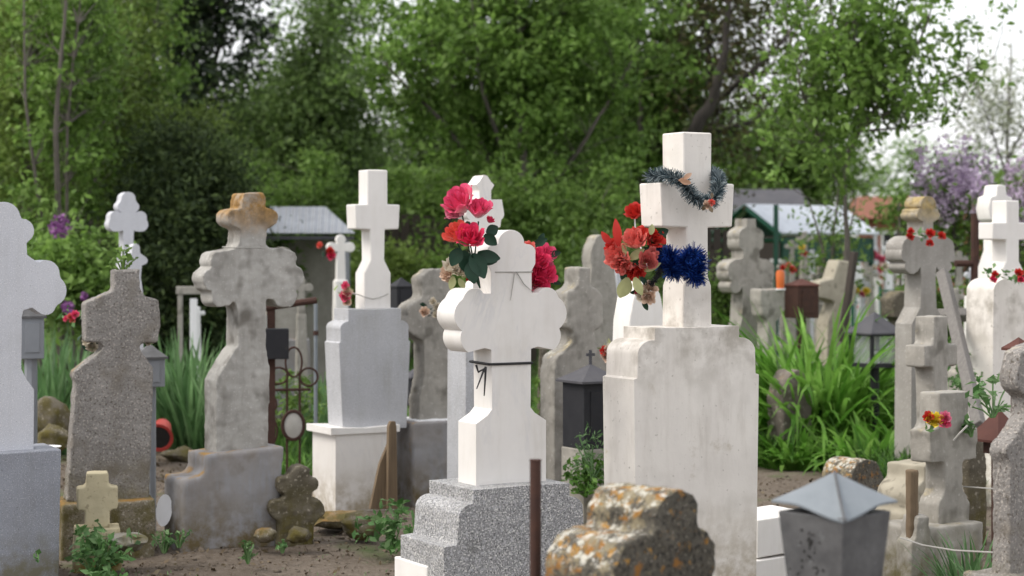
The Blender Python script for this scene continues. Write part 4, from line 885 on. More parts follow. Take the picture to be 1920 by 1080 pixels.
# pink roses on the marble cross
f = bouquet('large pink and coral silk roses with dark leaves at the left of the marble cross', 885, 520, 8.0)
rose(f, 'rose', 862, 378, 7.92, 'pink', 34, (-.5, -.5, .72), 1, .75)
rose(f, 'rose', 856, 394, 7.95, 'rosy', 24, (-.7, -.5, .5), 5, .5)
rose(f, 'rose', 897, 392, 7.88, 'pink', 25, (.05, -.5, .86), 2, .6)
rose(f, 'rose', 856, 438, 7.86, 'coral', 26, (-.5, -.6, .6), 3, .5)
rose(f, 'rose', 882, 444, 7.82, 'crimson', 28, (.02, -.8, .6), 4, .6)
rose(f, 'bud', 919, 412, 7.9, 'crimson', 9, (.5, -.4, .8), 7, .5)
for i, (u, v, ln, w, an) in enumerate([(868, 470, 46, 30, -75), (885, 476, 52, 34, -60), (895, 474, 44, 30, -25), (862, 466, 36, 26, -115), (884, 488, 44, 30, -85), (898, 480, 40, 24, -5), (912, 438, 26, 22, 30), (908, 440, 30, 22, -40), (878, 415, 30, 20, -100)]):
    silk_leaf(f, u, v, 7.9, ln, w, an, M['l_fake'], i)
stems(f, [[(866, 400, 7.95), (880, 470, 7.93), (900, 540, 7.97)], [(897, 415, 7.92), (890, 480, 7.93), (900, 540, 7.97)], [(882, 460, 7.86), (890, 500, 7.92), (900, 540, 7.97)], [(856, 452, 7.9), (880, 500, 7.93), (900, 540, 7.97)]], .0035, M['l_fake'])
f = bouquet('bunch of faded cream and peach silk roses low at the left of the marble cross', 850, 520, 8.15)
rose(f, 'rose', 850, 498, 8.1, 'cream', 21, (-.2, -.5, .8), 2, .6)
rose(f, 'rose', 838, 512, 8.12, 'peach', 15, (-.7, -.6, .3), 1, .9)
rose(f, 'rose', 862, 506, 8.08, 'cream', 15, (.2, -.8, .5), 4, .8)
rose(f, 'bud', 878, 522, 8.1, 'red', 6, (.2, -.6, -.3), 3, .4)
rose(f, 'bud', 841, 524, 8.1, 'peach', 7, (-.2, -.6, -.5), 3, .4)
for i, (u, v, ln, w, an) in enumerate([(866, 520, 34, 13, 40), (850, 518, 26, 14, -100), (860, 522, 24, 12, -60), (868, 514, 22, 10, 70)]): silk_leaf(f, u, v, 8.1, ln, w, an, M['l_cream'], i)
f = bouquet('crimson and pink silk roses tucked behind the right side of the marble cross', 1010, 520, 8.25)
rose(f, 'rose', 1024, 476, 8.28, 'pink', 19, (.45, -.6, .6), 2, 1.0)
rose(f, 'rose', 1006, 486, 8.22, 'crimson', 25, (.3, -.7, .6), 1, .6)
rose(f, 'rose', 1018, 512, 8.22, 'crimson', 26, (.5, -.7, .5), 4, .6)
rose(f, 'rose', 1004, 530, 8.2, 'crimson', 25, (.2, -.9, .2), 3, .7)
rose(f, 'rose', 1024, 498, 8.26, 'rosy', 18, (.8, -.5, .2), 5, .9)
rose(f, 'rose', 992, 462, 8.22, 'salmon', 11, (-.1, -.7, .7), 5, .7)
for i, (u, v, ln, w, an) in enumerate([(1026, 478, 28, 12, 10), (1000, 462, 30, 16, 30), (1030, 525, 26, 9, -20), (1010, 455, 20, 12, 60)]): silk_leaf(f, u, v, 8.27, ln, w, an, M['l_fake'], i)
# red bouquet on the tall cross
f = bouquet('red and coral silk flowers with pale leaves under the left arm of the tallest cross', 1200, 500, 8.25)
rose(f, 'rose', 1158, 482, 8.12, 'salmon', 25, (-.5, -.8, .3), 1, .7)
rose(f, 'rose', 1146, 462, 8.15, 'red', 14, (-.8, -.5, .4), 3, .8)
rose(f, 'rose', 1166, 495, 8.1, 'salmon', 17, (-.2, -.8, -.5), 2, 1.1)
rose(f, 'rose', 1190, 450, 8.1, 'salmon', 25, (-.1, -.65, .75), 4, .6)
rose(f, 'rose', 1202, 441, 8.14, 'red', 19, (.2, -.6, .75), 2, .8)
rose(f, 'rose', 1228, 448, 8.15, 'red', 17, (.3, -.9, .2), 5, 1.0)
rose(f, 'rose', 1213, 489, 8.05, 'fadedred', 20, (.1, -.95, .25), 3, .5)
rose(f, 'rose', 1223, 475, 8.08, 'fadedred', 12, (.5, -.8, .3), 1, .8)
rose(f, 'rose', 1190, 508, 8.12, 'red', 18, (-.1, -.7, -.6), 2, 1.0)
rose(f, 'rose', 1176, 502, 8.14, 'red', 14, (-.4, -.7, -.5), 4, 1.0)
o = silk_leaf(f, 1160, 462, 8.12, 52, 17, 97, M['p_red'], 3, 'ribbon'); o2 = silk_leaf(f, 1146, 458, 8.14, 30, 14, 130, M['p_red'], 4, 'ribbon')
for i, (u, v, ln, w, an) in enumerate([(1172, 478, 26, 10, 95), (1180, 486, 34, 16, 35), (1176, 520, 44, 30, -105), (1208, 508, 34, 12, 25), (1190, 520, 36, 18, -70), (1220, 440, 20, 12, 80)]): silk_leaf(f, u, v, 8.1, ln, w, an, M['l_cream'], i)
for i, (u, v, ln, w, an) in enumerate([(1186, 490, 30, 20, -40), (1200, 470, 30, 18, -10), (1214, 455, 30, 18, -30), (1180, 500, 30, 18, -120), (1232, 440, 24, 16, 20)]): silk_leaf(f, u, v, 8.15, ln, w, an, M['l_fake'], 20 + i)
f = bouquet('single red silk flower behind the left arm of the tall white cross', 1192, 410, 8.5, 'flower', 'silk_flower')
rose(f, 'bloom', 1190, 398, 8.5, 'red', 19, (-.35, -.6, .7), 1, .9)
stems(f, [[(1190, 410, 8.5), (1192, 440, 8.5), (1215, 500, 8.45)]], .004, M['white'])
f = bouquet('small faded white and pink flowers low on the left of the tall cross shaft', 1210, 548, 8.15)
rose(f, 'flower', 1218, 542, 8.13, 'peach', 13, (-.1, -.9, .3), 1, 1.2); rose(f, 'flower', 1204, 552, 8.13, 'cream', 12, (-.5, -.8, .2), 2, 1.1)
rose(f, 'flower', 1216, 558, 8.11, 'peach', 12, (0, -.9, -.3), 4, 1.1); rose(f, 'bud', 1192, 547, 8.14, 'crimson', 6, (-.7, -.5, .3), 3, .6)
for i, (u, v, ln, w, an) in enumerate([(1204, 562, 24, 10, -60), (1212, 535, 22, 10, 120), (1198, 545, 18, 9, 200)]): silk_leaf(f, u, v, 8.13, ln, w, an, M['l_fake'], i)
# tinsel
def tinsel(label, pts, rad, n, wid, mat, seed, extra=()):
    pts = [P(*q) for q in pts]; A = pts[0]; root = empty('tinsel_wreath' if len(extra) else 'tinsel', tuple(A), 0, label, 'wreath' if len(extra) else 'tinsel')
    rg = np.random.default_rng(seed); X = np.array([p - A for p in pts]); sl = np.r_[0, np.cumsum(np.linalg.norm(np.diff(X, axis=0), axis=1))]
    tt = rg.uniform(0, sl[-1], n); C = np.stack([np.interp(tt, sl, X[:, i]) for i in range(3)], 1)
    T = nrm(np.stack([np.interp(np.minimum(tt + .01, sl[-1]), sl, X[:, i]) - np.interp(np.maximum(tt - .01, 0), sl, X[:, i]) for i in range(3)], 1))
    dr = rg.normal(size=(n, 3)); dr = nrm(dr - T * (dr * T).sum(1, keepdims=True) * .8); sd = nrm(np.cross(dr, rg.normal(size=(n, 3))))
    ln = (rad * rg.uniform(.55, 1.1, n))[:, None]; tip = C + dr * ln
    V = np.stack([C - sd * wid, C + sd * wid, tip + sd * wid * .6, tip - sd * wid * .6], 1).reshape(-1, 3)
    link('tinsel_strands', npmesh('tinsel_strands', V, np.arange(len(V)).reshape(-1, 4)), mat, root)
    MB().tube([tuple(x) for x in X], .005, 5).build('cord', M['black'], root); return root
tinsel('bushy bright blue tinsel garland wound round the shaft of the tall white cross',
       [(1240, 500, 8.2), (1244, 478, 8.16), (1262, 478, 8.16), (1256, 505, 8.14), (1268, 512, 8.16), (1288, 482, 8.17), (1302, 474, 8.18), (1312, 490, 8.19), (1308, 508, 8.19), (1290, 500, 8.17), (1300, 520, 8.18), (1314, 516, 8.2)], .049, 5000, .0022, M['t_blue'], 5)
tinsel('black ribbon tail of tinsel hanging below the blue garland on its left', [(1240, 505, 8.15), (1228, 525, 8.12), (1218, 534, 8.12)], .018, 350, .0016, M['black'], 6)
wr = tinsel('grey-blue tinsel wreath with orange leaves hung round the top of the tall white cross',
       [(1216, 332, 8.36), (1240, 328, 8.28), (1262, 332, 8.22), (1280, 340, 8.19), (1290, 358, 8.19), (1306, 374, 8.2), (1324, 381, 8.22), (1340, 372, 8.24), (1348, 352, 8.28), (1347, 334, 8.36), (1338, 326, 8.5), (1310, 326, 8.56), (1280, 327, 8.5)], .040, 4600, .0017, M['t_grey'], 9, extra=(1,))
for i, (u, v, ln, w, an) in enumerate([(1276, 340, 22, 10, -8), (1282, 335, 18, 9, 35), (1272, 338, 16, 7, 10)]): silk_leaf(wr, u, v, 8.14, ln, w, an, M['p_peach'], i)
rose(wr, 'ornament', 1327, 384, 8.17, 'peach', 8, (0, -.9, .3), 2, 1.0); rose(wr, 'ornament', 1334, 380, 8.17, 'coral', 6, (.2, -.9, .3), 2, 1.0)
for i, (u, v, ln, w, an) in enumerate([(1322, 384, 12, 8, -110), (1330, 388, 12, 8, -60), (1334, 372, 12, 7, 80)]): silk_leaf(wr, u, v, 8.16, ln, w, an, M['l_litter'], i)
# garlands and small flowers on other stones
def garland(label, pts, blooms, colr, d, lc='l_weed', size=9, nleaf=26, name='flower_garland', cat='garland', spread=.035, ls=.028):
    A = P(pts[0][0], pts[0][1], d); root = empty(name, tuple(A), 0, label, cat); rg = np.random.default_rng(len(label))
    X = np.array([P(u, v, d) - A for u, v in pts]); sl = np.r_[0, np.cumsum(np.linalg.norm(np.diff(X, axis=0), axis=1))]; tt = rg.uniform(0, sl[-1], nleaf)
    C = np.stack([np.interp(tt, sl, X[:, i]) for i in range(3)], 1) + rg.normal(size=(nleaf, 3)) * spread * np.array([1, .4, .6])
    leaves('leaves', C, ls, M[lc], len(label), root, .45, 0)
    for i, (u, v) in enumerate(blooms): rose(root, 'bloom', u, v, d - .04, colr if isinstance(colr, str) else colr[i % len(colr)], size * (.85 + .3 * ((i * 7) % 5) / 5), (((i * 5) % 7 - 3) * .12, -.9, .35), i, 1.0)
    return root
garland('garland of red flowers and green leaves round the neck of the tall grey cross', [(1706, 440), (1730, 440), (1750, 438), (1764, 442)], [(1708, 434), (1706, 444), (1744, 438), (1743, 456), (1765, 442)], 'red', 13.05, size=7.5)
garland('garland of dark red flowers and leaves across the white block at the right edge', [(1862, 514), (1890, 520), (1916, 520)], [(1866, 514), (1862, 524), (1910, 512), (1914, 524)], ('red', 'crimson'), 11.9, size=7, nleaf=34)
garland('red, yellow and pink flowers set on the arm of the stout grey cross', [(1736, 792), (1760, 792), (1778, 794)], [(1741, 782), (1746, 788), (1754, 787), (1772, 782), (1770, 791)], ('red', 'yellow', 'yellow', 'rosy', 'pink'), 9.15, size=11.5, nleaf=8, name='flower_bouquet', cat='flowers')
garland('red and cream flower tied to the stone right of the black lantern', [(1140, 655), (1140, 668)], [(1134, 658), (1143, 655), (1138, 668)], ('red', 'cream', 'peach'), 10.8, 'l_cream', 10, 10, 'flower_bouquet', 'flowers')
garland('white and blue faded flowers on the grey trefoil cross', [(800, 575), (815, 570), (815, 590)], [(812, 565), (820, 576), (796, 585), (818, 590)], ('cream', 'cream', 'peach'), 11.95, 'l_fake', 8, 14, 'flower_bouquet', 'flowers')
garland('small red flower bunch beside the pale cross under the grey shelter', [(618, 472), (620, 480)], [(600, 460), (619, 470), (621, 480)], ('coral', 'red', 'crimson'), 17.5, 'l_fake', 7, 10, 'flower_bouquet', 'flowers')
garland('pale pink flowers hanging left of the white cross foot above the blue-grey slab', [(648, 538), (650, 552), (649, 565)], [(648, 536), (651, 548), (647, 556), (651, 566)], ('pink', 'peach'), 11.9, 'l_cream', 9, 8, 'flower_bouquet', 'flowers')
garland('red and yellow flower on the grey cross under the white gabled roof', [(1505, 462), (1506, 470)], [(1504, 463), (1506, 474)], ('yellow', 'red'), 22.8, 'l_weed', 7, 8, 'flower_bouquet', 'flowers')
garland('pink grave flowers far behind, left of the small white cross', [(1636, 478), (1655, 486)], [(1640, 476), (1648, 484), (1656, 488), (1637, 482)], ('pink', 'rosy', 'pink'), 30, 'l_weed', 7, 14, 'flower_bouquet', 'flowers')
garland('orange red flowers behind the green iron fence', [(1612, 576), (1630, 568)], [(1613, 576), (1621, 572), (1630, 568)], ('coral', 'peach'), 26, 'l_weed', 6, 10, 'flower_bouquet', 'flowers')
garland('white and pink flowers on a far grave under the brick house', [(1640, 500), (1662, 508)], [(1640, 502), (1650, 506), (1660, 500)], ('cream', 'pink'), 25, 'l_weed', 6, 12, 'flower_bouquet', 'flowers')
garland('red flowers on a far grave right of the green pole', [(1466, 500), (1484, 506)], [(1468, 502), (1478, 498), (1486, 506)], ('red', 'coral'), 21, 'l_weed', 6, 12, 'flower_bouquet', 'flowers')
garland('yellow and pink flowers low behind the leaning pole', [(1606, 548), (1622, 552)], [(1608, 546), (1616, 552), (1624, 546)], ('yellow', 'rosy'), 20.5, 'l_weed', 6, 10, 'flower_bouquet', 'flowers')
garland('pink blossoms low beside the arm of the pebbledash headstone', [(128, 596), (140, 590)], [(124, 598), (132, 594), (141, 590), (136, 600)], ('pink', 'salmon'), 11.5, 'l_weed', 6.5, 14, 'flower_bouquet', 'flowers')
garland('white flowers and a red bud behind the neck of the pebbledash headstone at left', [(168, 640), (178, 650)], [(164, 640), (172, 650), (168, 632), (178, 622)], ('cream', 'cream', 'cream', 'red'), 10.35, 'l_fake', 11, 8, 'flower_bouquet', 'flowers')
garland('pale faded flowers behind the right arm of the pebbledash headstone', [(262, 632), (276, 630)], [(264, 634), (272, 628), (280, 638)], ('cream', 'cream'), 10.35, 'l_fake', 9, 8, 'flower_bouquet', 'flowers')
garland('small orange red flowers above the white cross at the right edge', [(1858, 405), (1864, 412)], [(1858, 408), (1864, 414), (1870, 404)], 'coral', 15.5, 'l_weed', 7, 10, 'flower_bouquet', 'flowers')

# ------------------------------------------------------------------ low plants
RG = np.random.default_rng(77)
def disc(n, cx, cy, r, rg=RG, ry=None):
    a = rg.uniform(0, 2 * np.pi, n); q = np.sqrt(rg.uniform(0, 1, n)) * r
    x = cx + q * np.cos(a); y = cy + q * np.sin(a) * ((ry or r) / r)
    return np.stack([x, y, np.array([gz(i, j) for i, j in zip(x, y)])], 1)
def clump(label, name, cat, u, d, r, L, w, n, mat, seed, lean=(.05, .5), droop=.6, group=None, seg=6):
    cx = (u - 960) / FPX * d; B = disc(n, 0, 0, r, np.random.default_rng(seed)); B[:, 2] = -.02
    o = blades(name, B, L, w, M[mat], seed, lean[0], lean[1], droop, seg, (0, 0, 0)); o.location = (cx, d, 0); return tag(o, label, cat, group)
clump('iris clump with tall sword leaves between the large cross and the pebbledash headstone', 'iris_clump', 'iris', 95, 15.2, .30, 1.02, .017, 170, 'l_iris', 1, (.03, .75), .25)
clump('second iris clump just behind the pebbledash headstone, leaning left', 'iris_clump', 'iris', 150, 15.8, .25, .95, .017, 110, 'l_iris', 2, (.03, .75), .3)
clump('big iris clump with tall sword leaves left of the leaning grey cross', 'iris_clump', 'iris', 365, 15.4, .34, 1.0, .018, 230, 'l_iris', 3, (.03, .75), .28)
clump('looser iris clump behind the grey metal lantern', 'iris_clump', 'iris', 318, 16.2, .28, .95, .017, 120, 'l_iris', 4, (.03, .7), .25)
clump('iris leaves behind the iron grave cross', 'iris_clump', 'iris', 600, 15.5, .22, .62, .016, 80, 'l_iris', 5, (.05, .6), .4)
for i, (u, d, r_, L_, n, lb) in enumerate([(1535, 15.2, .44, 1.38, 400, 'large arching daylily clump in the middle of the bright green patch'), (1600, 15.3, .36, .95, 220, 'daylily clump just left of the four-post glass lantern'),
                                      (1468, 15.5, .34, 1.05, 260, 'daylily clump nearest to the tall white block'), (1494, 14.15, .26, .36, 150, 'short daylily clump in front of the brown stone head'), (1640, 14.0, .42, .46, 200, 'low daylily clump at the foot of the four-post glass lantern')]):
    clump(lb, 'daylily', 'daylily', u, d, r_, L_, .021, int(n * 1.5), 'l_lily', 20 + i, (.05, .85), 1.25, None, 8)
clump('dark green grass tuft with fine blades in front of the right edge headstone', 'grass_clump', 'grass clump', 1822, 8.7, .12, .36, .007, 120, 'l_iris', 31, (.1, .9), .5)
clump('blade tuft leaning left beside the stone stub at lower right', 'grass_clump', 'grass clump', 1852, 8.4, .09, .30, .007, 70, 'l_iris', 32, (.1, .9), .5)
def herb(label, u, v, d, r, hgt, n, ls, mat, seed, name='leafy_plant', cat='plant', asp=.5, up=1.2, group=None):
    rg = np.random.default_rng(seed); p = P(u, v, d); C = np.repeat(rg.normal(size=(n // 6 + 1, 3)), 6, 0)[:n] * np.array([r * .5, r * .5, hgt * .28]) + rg.normal(size=(n, 3)) * ls * .8 + np.array([0, 0, hgt * .5])
    C[:, 2] = np.clip(C[:, 2], .01, hgt * 1.1); root = empty(name, (p.x, p.y, max(0, p.z)), 0, label, cat, group)
    leaves('foliage', C, ls, M[mat], seed, root, asp, up)
    mb = MB()
    for k in range(9):
        c = C[k * (n // 9)]; mb.tube([(c[0] * .1, c[1] * .1, -.02), (c[0] * .5, c[1] * .5, c[2] * .5), tuple(c)], .004, 4)
    mb.build('stems', M[mat], root); return root
herb('leafy light green poppy-like plant in front of the little cream cross', 178, 1076, 9.35, .17, .25, 330, .026, 'l_weed', 1)
herb('low sprawl of weeds left of the little cream cross', 60, 1062, 9.4, .16, .11, 120, .018, 'l_weed', 2)
herb('leafy green plant left of the granite pedestal', 738, 1030, 10.1, .14, .23, 260, .026, 'l_weed', 3)
herb('dense feathery green bush between the black lantern and the tall white block', 1100, 925, 10.3, .16, .18, 500, .018, 'l_grass', 4, 'small_bush', 'bush')
herb('grey-green wispy plant in front of the black lantern', 1112, 890, 10.2, .13, .28, 240, .017, 'l_pale' if False else 'l_iris', 5, asp=.2)
herb('young vine with broad light leaves left of the right edge headstone', 1862, 775, 9.0, .13, .17, 60, .028, 'l_weed', 6)
herb('small green sprig beside the arm of the stout cross', 1822, 812, 9.3, .05, .09, 26, .02, 'l_weed', 7)
herb('green ivy sprig on top of the pebbledash headstone', 230, 504, 10.25, .06, .12, 45, .02, 'l_mid', 8)
herb('small weed tuft on the soil below the stepped pedestal', 465, 1050, 9.7, .045, .09, 60, .014, 'l_weed', 9)
herb('tiny pale seedling on the soil right of the weed tuft', 530, 1030, 9.9, .03, .06, 26, .014, 'l_weed', 10)
herb('weed sprout at the corner of the mossy base', 308, 1030, 9.75, .06, .10, 50, .016, 'l_weed', 11)
herb('small weed low by the corner of the stepped pedestal at left', 335, 1020, 9.85, .04, .08, 36, .014, 'l_weed', 12)
herb('green weedy bush behind the iron grave cross', 556, 800, 14.0, .30, .42, 420, .028, 'l_mid', 14, 'small_bush', 'bush')
herb('green weedy growth between the blue-grey slab and the grey trefoil cross', 776, 800, 13.6, .2, .45, 260, .028, 'l_bright', 15, 'small_bush', 'bush')
herb('low weeds in the gap behind the black lantern', 1030, 800, 13.5, .25, .4, 300, .026, 'l_mid', 16, 'small_bush', 'bush')
herb('low green weeds at the foot of the white block at the right edge', 1810, 760, 12.2, .2, .3, 260, .026, 'l_weed', 17, 'small_bush', 'bush')
# uncountable grass and litter
def patch(name, label, boxes, L, w, mat, seed, lean=(.05, .7), droop=.5, dense=False):
    rg = np.random.default_rng(seed); Bs = []
    for (x0, x1, y0, y1, n) in boxes:
        x = rg.uniform(x0, x1, n); y = rg.uniform(y0, y1, n)
        k = np.array([dense or mnoise.noise(Vector((i * .9, j * .9, seed))) + .45 * mnoise.noise(Vector((i * 3, j * 3, seed))) for i, j in zip(x, y)]) > -.12
        x, y = x[k], y[k]; Bs.append(np.stack([x, y, np.array([gz(i, j) for i, j in zip(x, y)]) - .01], 1))
    o = blades(name, np.concatenate(Bs), L, w, M[mat], seed, lean[0], lean[1], droop, 3); return tag(o, label, 'grass', kind='stuff')
def X(u, d): return (u - 960) / FPX * d
patch('grass', 'rough green grass under the daylilies and beyond', [(X(1400, 14), X(1720, 14), 14.5, 15.6, 5500), (X(1640, 13), X(1760, 13), 11.8, 13.6, 1200), (X(1400, 14), X(1500, 14), 14.3, 14.5, 500)], .27, .010, 'l_grassdark', 3, dense=True)
patch('short_grass', 'short thin grass on the soil at the lower right', [(X(1640, 8.8), X(1930, 8.8), 7.6, 9.6, 8000)], .085, .004, 'l_grass', 5, (.1, 1.0), .6)
patch('meadow_grass', 'longer grass between the farther graves', [(-7, 9, 17, 30, 26000), (-14, 20, 30, 60, 16000)], .20, .010, 'l_grass', 7)
patch('undergrowth', 'weedy undergrowth between the middle graves', [(X(440, 15), X(760, 15), 13.2, 17, 2600), (X(1000, 13), X(1180, 13), 11.5, 15, 1800), (X(60, 15), X(300, 15), 15, 17, 1500), (X(1690, 15), X(1930, 15), 13, 17, 3200)], .22, .008, 'l_grass', 9)
patch('weeds', 'thin weeds scattered over the bare soil', [(-2.9, .4, 8.8, 11.5, 900), (X(1440, 12), X(1640, 12), 11.5, 13.6, 130)], .035, .003, 'l_weed', 12, (.2, 1.1), .6)
n_ = 2600; C = disc(n_, X(330, 15), 13.8, 2.0, ry=2.6); C[:, 2] += .012
o = leaves('leaf_litter', C, .022, M['l_litter'], 4, None, .5, 1.5); tag(o, 'dry leaf litter on the soil behind the leaning cross', 'leaf litter', kind='stuff')
n_ = 520; C = np.concatenate([disc(n_, X(420, 10), 10.0, 2.2, ry=1.2), disc(260, X(1530, 12.5), 12.5, .9, ry=.8)]); C[:, 2] += .008
o = leaves('fallen_leaves', C, .017, M['l_litter'], 8, None, .5, 1.5); tag(o, 'dry fallen leaves on the bare soil in front', 'leaf litter', kind='stuff')
n_ = 1500; C = disc(n_, X(600, 10), 10.0, 2.6, ry=1.2); C[:, 2] += .006
o = leaves('soil_crumbs', C, .009, M['l_litter'], 6, None, .6, 1.5); tag(o, 'crumbs and dry bits on the bare soil in front', 'soil crumbs', kind='stuff')

rg = np.random.default_rng(21); n_ = 4200
Cc = np.stack([rg.uniform(-3, 3.2, n_), rg.uniform(8.6, 13.5, n_), np.zeros(n_)], 1); Cc[:, 2] = [gz(i, j) + .002 for i, j in Cc[:, :2]]
sz = rg.gamma(1.6, .0042, n_)[:, None]; D6 = np.array([(1, 0, 0), (0, 1, 0), (-1, 0, 0), (0, -1, 0), (0, 0, .8), (0, 0, -.8)], float)
Vv = (Cc[:, None] + (D6[None] + rg.uniform(-.35, .35, (n_, 6, 3))) * sz[:, None]).reshape(-1, 3)
T8 = np.array([(0, 1, 4), (1, 2, 4), (2, 3, 4), (3, 0, 4), (1, 0, 5), (2, 1, 5), (3, 2, 5), (0, 3, 5)])
o = link('soil_clods', npmesh('soil_clods', Vv, (np.arange(n_)[:, None, None] * 6 + T8[None]).reshape(-1, 3)), M['soilclod']); tag(o, 'small clods and pebbles strewn over the bare soil', 'soil clods', kind='stuff')
# ------------------------------------------------------------------ trees and shrubs
def tree(name, label, cat, u, d, box, trunks, nb, nl, ls, lmat, bmat, seed, clump=.28, fill=2.4, group=None, asp=.5, rt=.01, yr=None, low=.25, noise_amp=.5, flowers=None, lk=1.05, yo=0.):
    """box = crown extent (u0, u1, v0, v1) in px at distance d; trunks = [(list of (u, v) from the ground up, radius)]"""
    rg = np.random.default_rng(seed); rr = random.Random(seed); k = d / FPX
    base = Vector(((u - 960) * k, d, 0)); root = empty(name, tuple(base), 0, label, cat, group)
    cx = ((box[0] + box[1]) / 2 - 960) * k - base.x; rx = (box[1] - box[0]) / 2 * k
    zt_, zb = H + (V0 - box[2]) * k, max(.1, H + (V0 - box[3]) * k); cz = (zt_ + zb) / 2; rz = (zt_ - zb) / 2; ry = yr or min(rx, rz) * .85
    TR = []; mb = MB()
    for pl, r0 in trunks:
        ty = rr.uniform(-1, -.2) * ry * yo
        pts = [Vector(((p[0] - 960) * k - base.x, (ty + rr.uniform(-.15, .15)) * (i > 0), -.1 if p[1] == G else H + (V0 - p[1]) * k)) for i, p in enumerate(pl)]
        fine = []
        for i in range(len(pts) - 1):
            for q in range(5): fine.append(pts[i].lerp(pts[i + 1], q / 5) + Vector((rr.uniform(-1, 1), rr.uniform(-1, 1), 0)) * r0 * .25)
        fine.append(pts[-1]); m_ = len(fine)
        mb.tube(fine, [max(r0 * (1 - .82 * (i / (m_ - 1)) ** .8), .006) for i in range(m_)], 7); TR.append(fine)
    tips = []
    dirs = nrm(rg.normal(size=(nb, 3))); rad = rg.uniform(0, 1, nb) ** (1 / fill)
    for i in range(nb):
        dv = dirs[i]; f_ = 1 + noise_amp * mnoise.noise(Vector(dv * 1.8) + Vector((seed * 3.3, 0, 0)))
        tips.append(Vector((cx + dv[0] * rx * rad[i] * f_, dv[1] * ry * rad[i] * f_, cz + dv[2] * rz * rad[i] * f_)))
    C = []; per = max(1, nl // nb)
    for tp in tips:
        if tp.z < .15: tp.z = .15 + rr.random() * .3
        best = None
        for tr_ in TR:
            for j in range(int(len(tr_) * low), len(tr_)):
                q = tr_[j]; dz = tp.z - q.z; c_ = (tp - q).length + max(0, .35 - dz) * 1.2 + rr.random() * .3
                if best is None or c_ < best[0]: best = (c_, q)
        q = best[1]; dd = tp - q
        mid = q + dd * .5 + Vector((rr.uniform(-1, 1), rr.uniform(-1, 1), rr.uniform(-.2, .8))) * dd.length * .14
        pl = [q, q.lerp(mid, .55), mid, mid.lerp(tp, .55), tp]; r0 = max(rt * min(1.6, .3 + dd.length * .5), .003)
        mb.tube(pl, [r0, r0 * .8, r0 * .6, r0 * .4, r0 * .2], 4, False)
        n1 = int(per * .7); c1 = np.array(tp) + rg.normal(size=(n1, 3)) * np.array([clump, clump, clump * .75]) * rr.uniform(.6, 1.25); C.append(c1)
        n2 = per - n1; tt = rg.uniform(.35, 1, n2)[:, None]; c2 = np.array(mid) * (1 - tt) + np.array(tp) * tt + rg.normal(size=(n2, 3)) * clump * .45; C.append(c2)
    C = np.concatenate(C); C = C[C[:, 2] > .05]
    mb.build('trunk', M[bmat], root, smooth=60)
    leaves('crown', C, ls * lk, M[lmat], seed, root, asp, .5)
    if flowers:
        fm, nf, fs, cl = flowers; FC = []
        for tp in sorted(tips, key=lambda q: q.y * .6 - q.z)[:nf]:
            m2 = 110; FC.append(np.array(tp) + np.array([0, -.08, cl * 1.3]) + rg.normal(size=(m2, 3)) * np.array([cl * .5, cl * .5, cl]))
        leaves('blossoms', np.concatenate(FC), fs, M[fm], seed + 5, root, .7, .3)
    return root
# far backdrop wood: each tree its own
bk = [(-60, 40, 'l_mid'), (90, 46, 'l_dark'), (230, 42, 'l_dark'), (380, 48, 'l_black'), (520, 44, 'l_dark'), (650, 50, 'l_mid'), (800, 46, 'l_dark'), (930, 52, 'l_mid'), (1060, 45, 'l_dark'), (1190, 48, 'l_mid'), (1310, 43, 'l_dark')]
where = ['at the far left edge', 'behind the left saplings', 'left of the tall dark trunk', 'behind the tall dark trunk', 'behind the rounded evergreen', 'above the plain white cross', 'left of the fan-shaped tree', 'behind the fan-shaped tree', 'right of the fan-shaped tree', 'above the red bouquet', 'above the tallest white cross']
for i, (u, d, lm_) in enumerate(bk):
    top = [-200, 40, 60, 130, 130, 200, 190, 120, 90, 150, 230][i]
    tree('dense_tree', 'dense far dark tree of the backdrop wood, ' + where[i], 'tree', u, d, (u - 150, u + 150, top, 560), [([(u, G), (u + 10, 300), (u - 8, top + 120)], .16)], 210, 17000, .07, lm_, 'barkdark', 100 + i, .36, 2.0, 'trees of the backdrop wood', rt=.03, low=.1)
# low far hedge trees on the right, under the open sky
for i, (u, d, w, top, lb) in enumerate([(1440, 46, 110, 300, 'low far bush mass left of the young tree'), (1580, 52, 120, 280, 'low far bush behind the young tree trunk'), (1720, 50, 110, 262, 'low far bush behind the garlanded grey cross'), (1850, 48, 110, 285, 'low far bush behind the lilac at right'), (1960, 46, 90, 290, 'low far bush at the right edge')]):
    tree('far_bush', lb, 'bush', u, d, (u - w, u + w, top, 540), [([(u, G), (u + 8, 450), (u - 6, top + 30)], .08)], 120, 6000, .06, 'l_mid' if i != 2 else 'l_bright', 'bark', 130 + i, .30, 2.0, 'low far bushes on the right', rt=.02, low=.05)
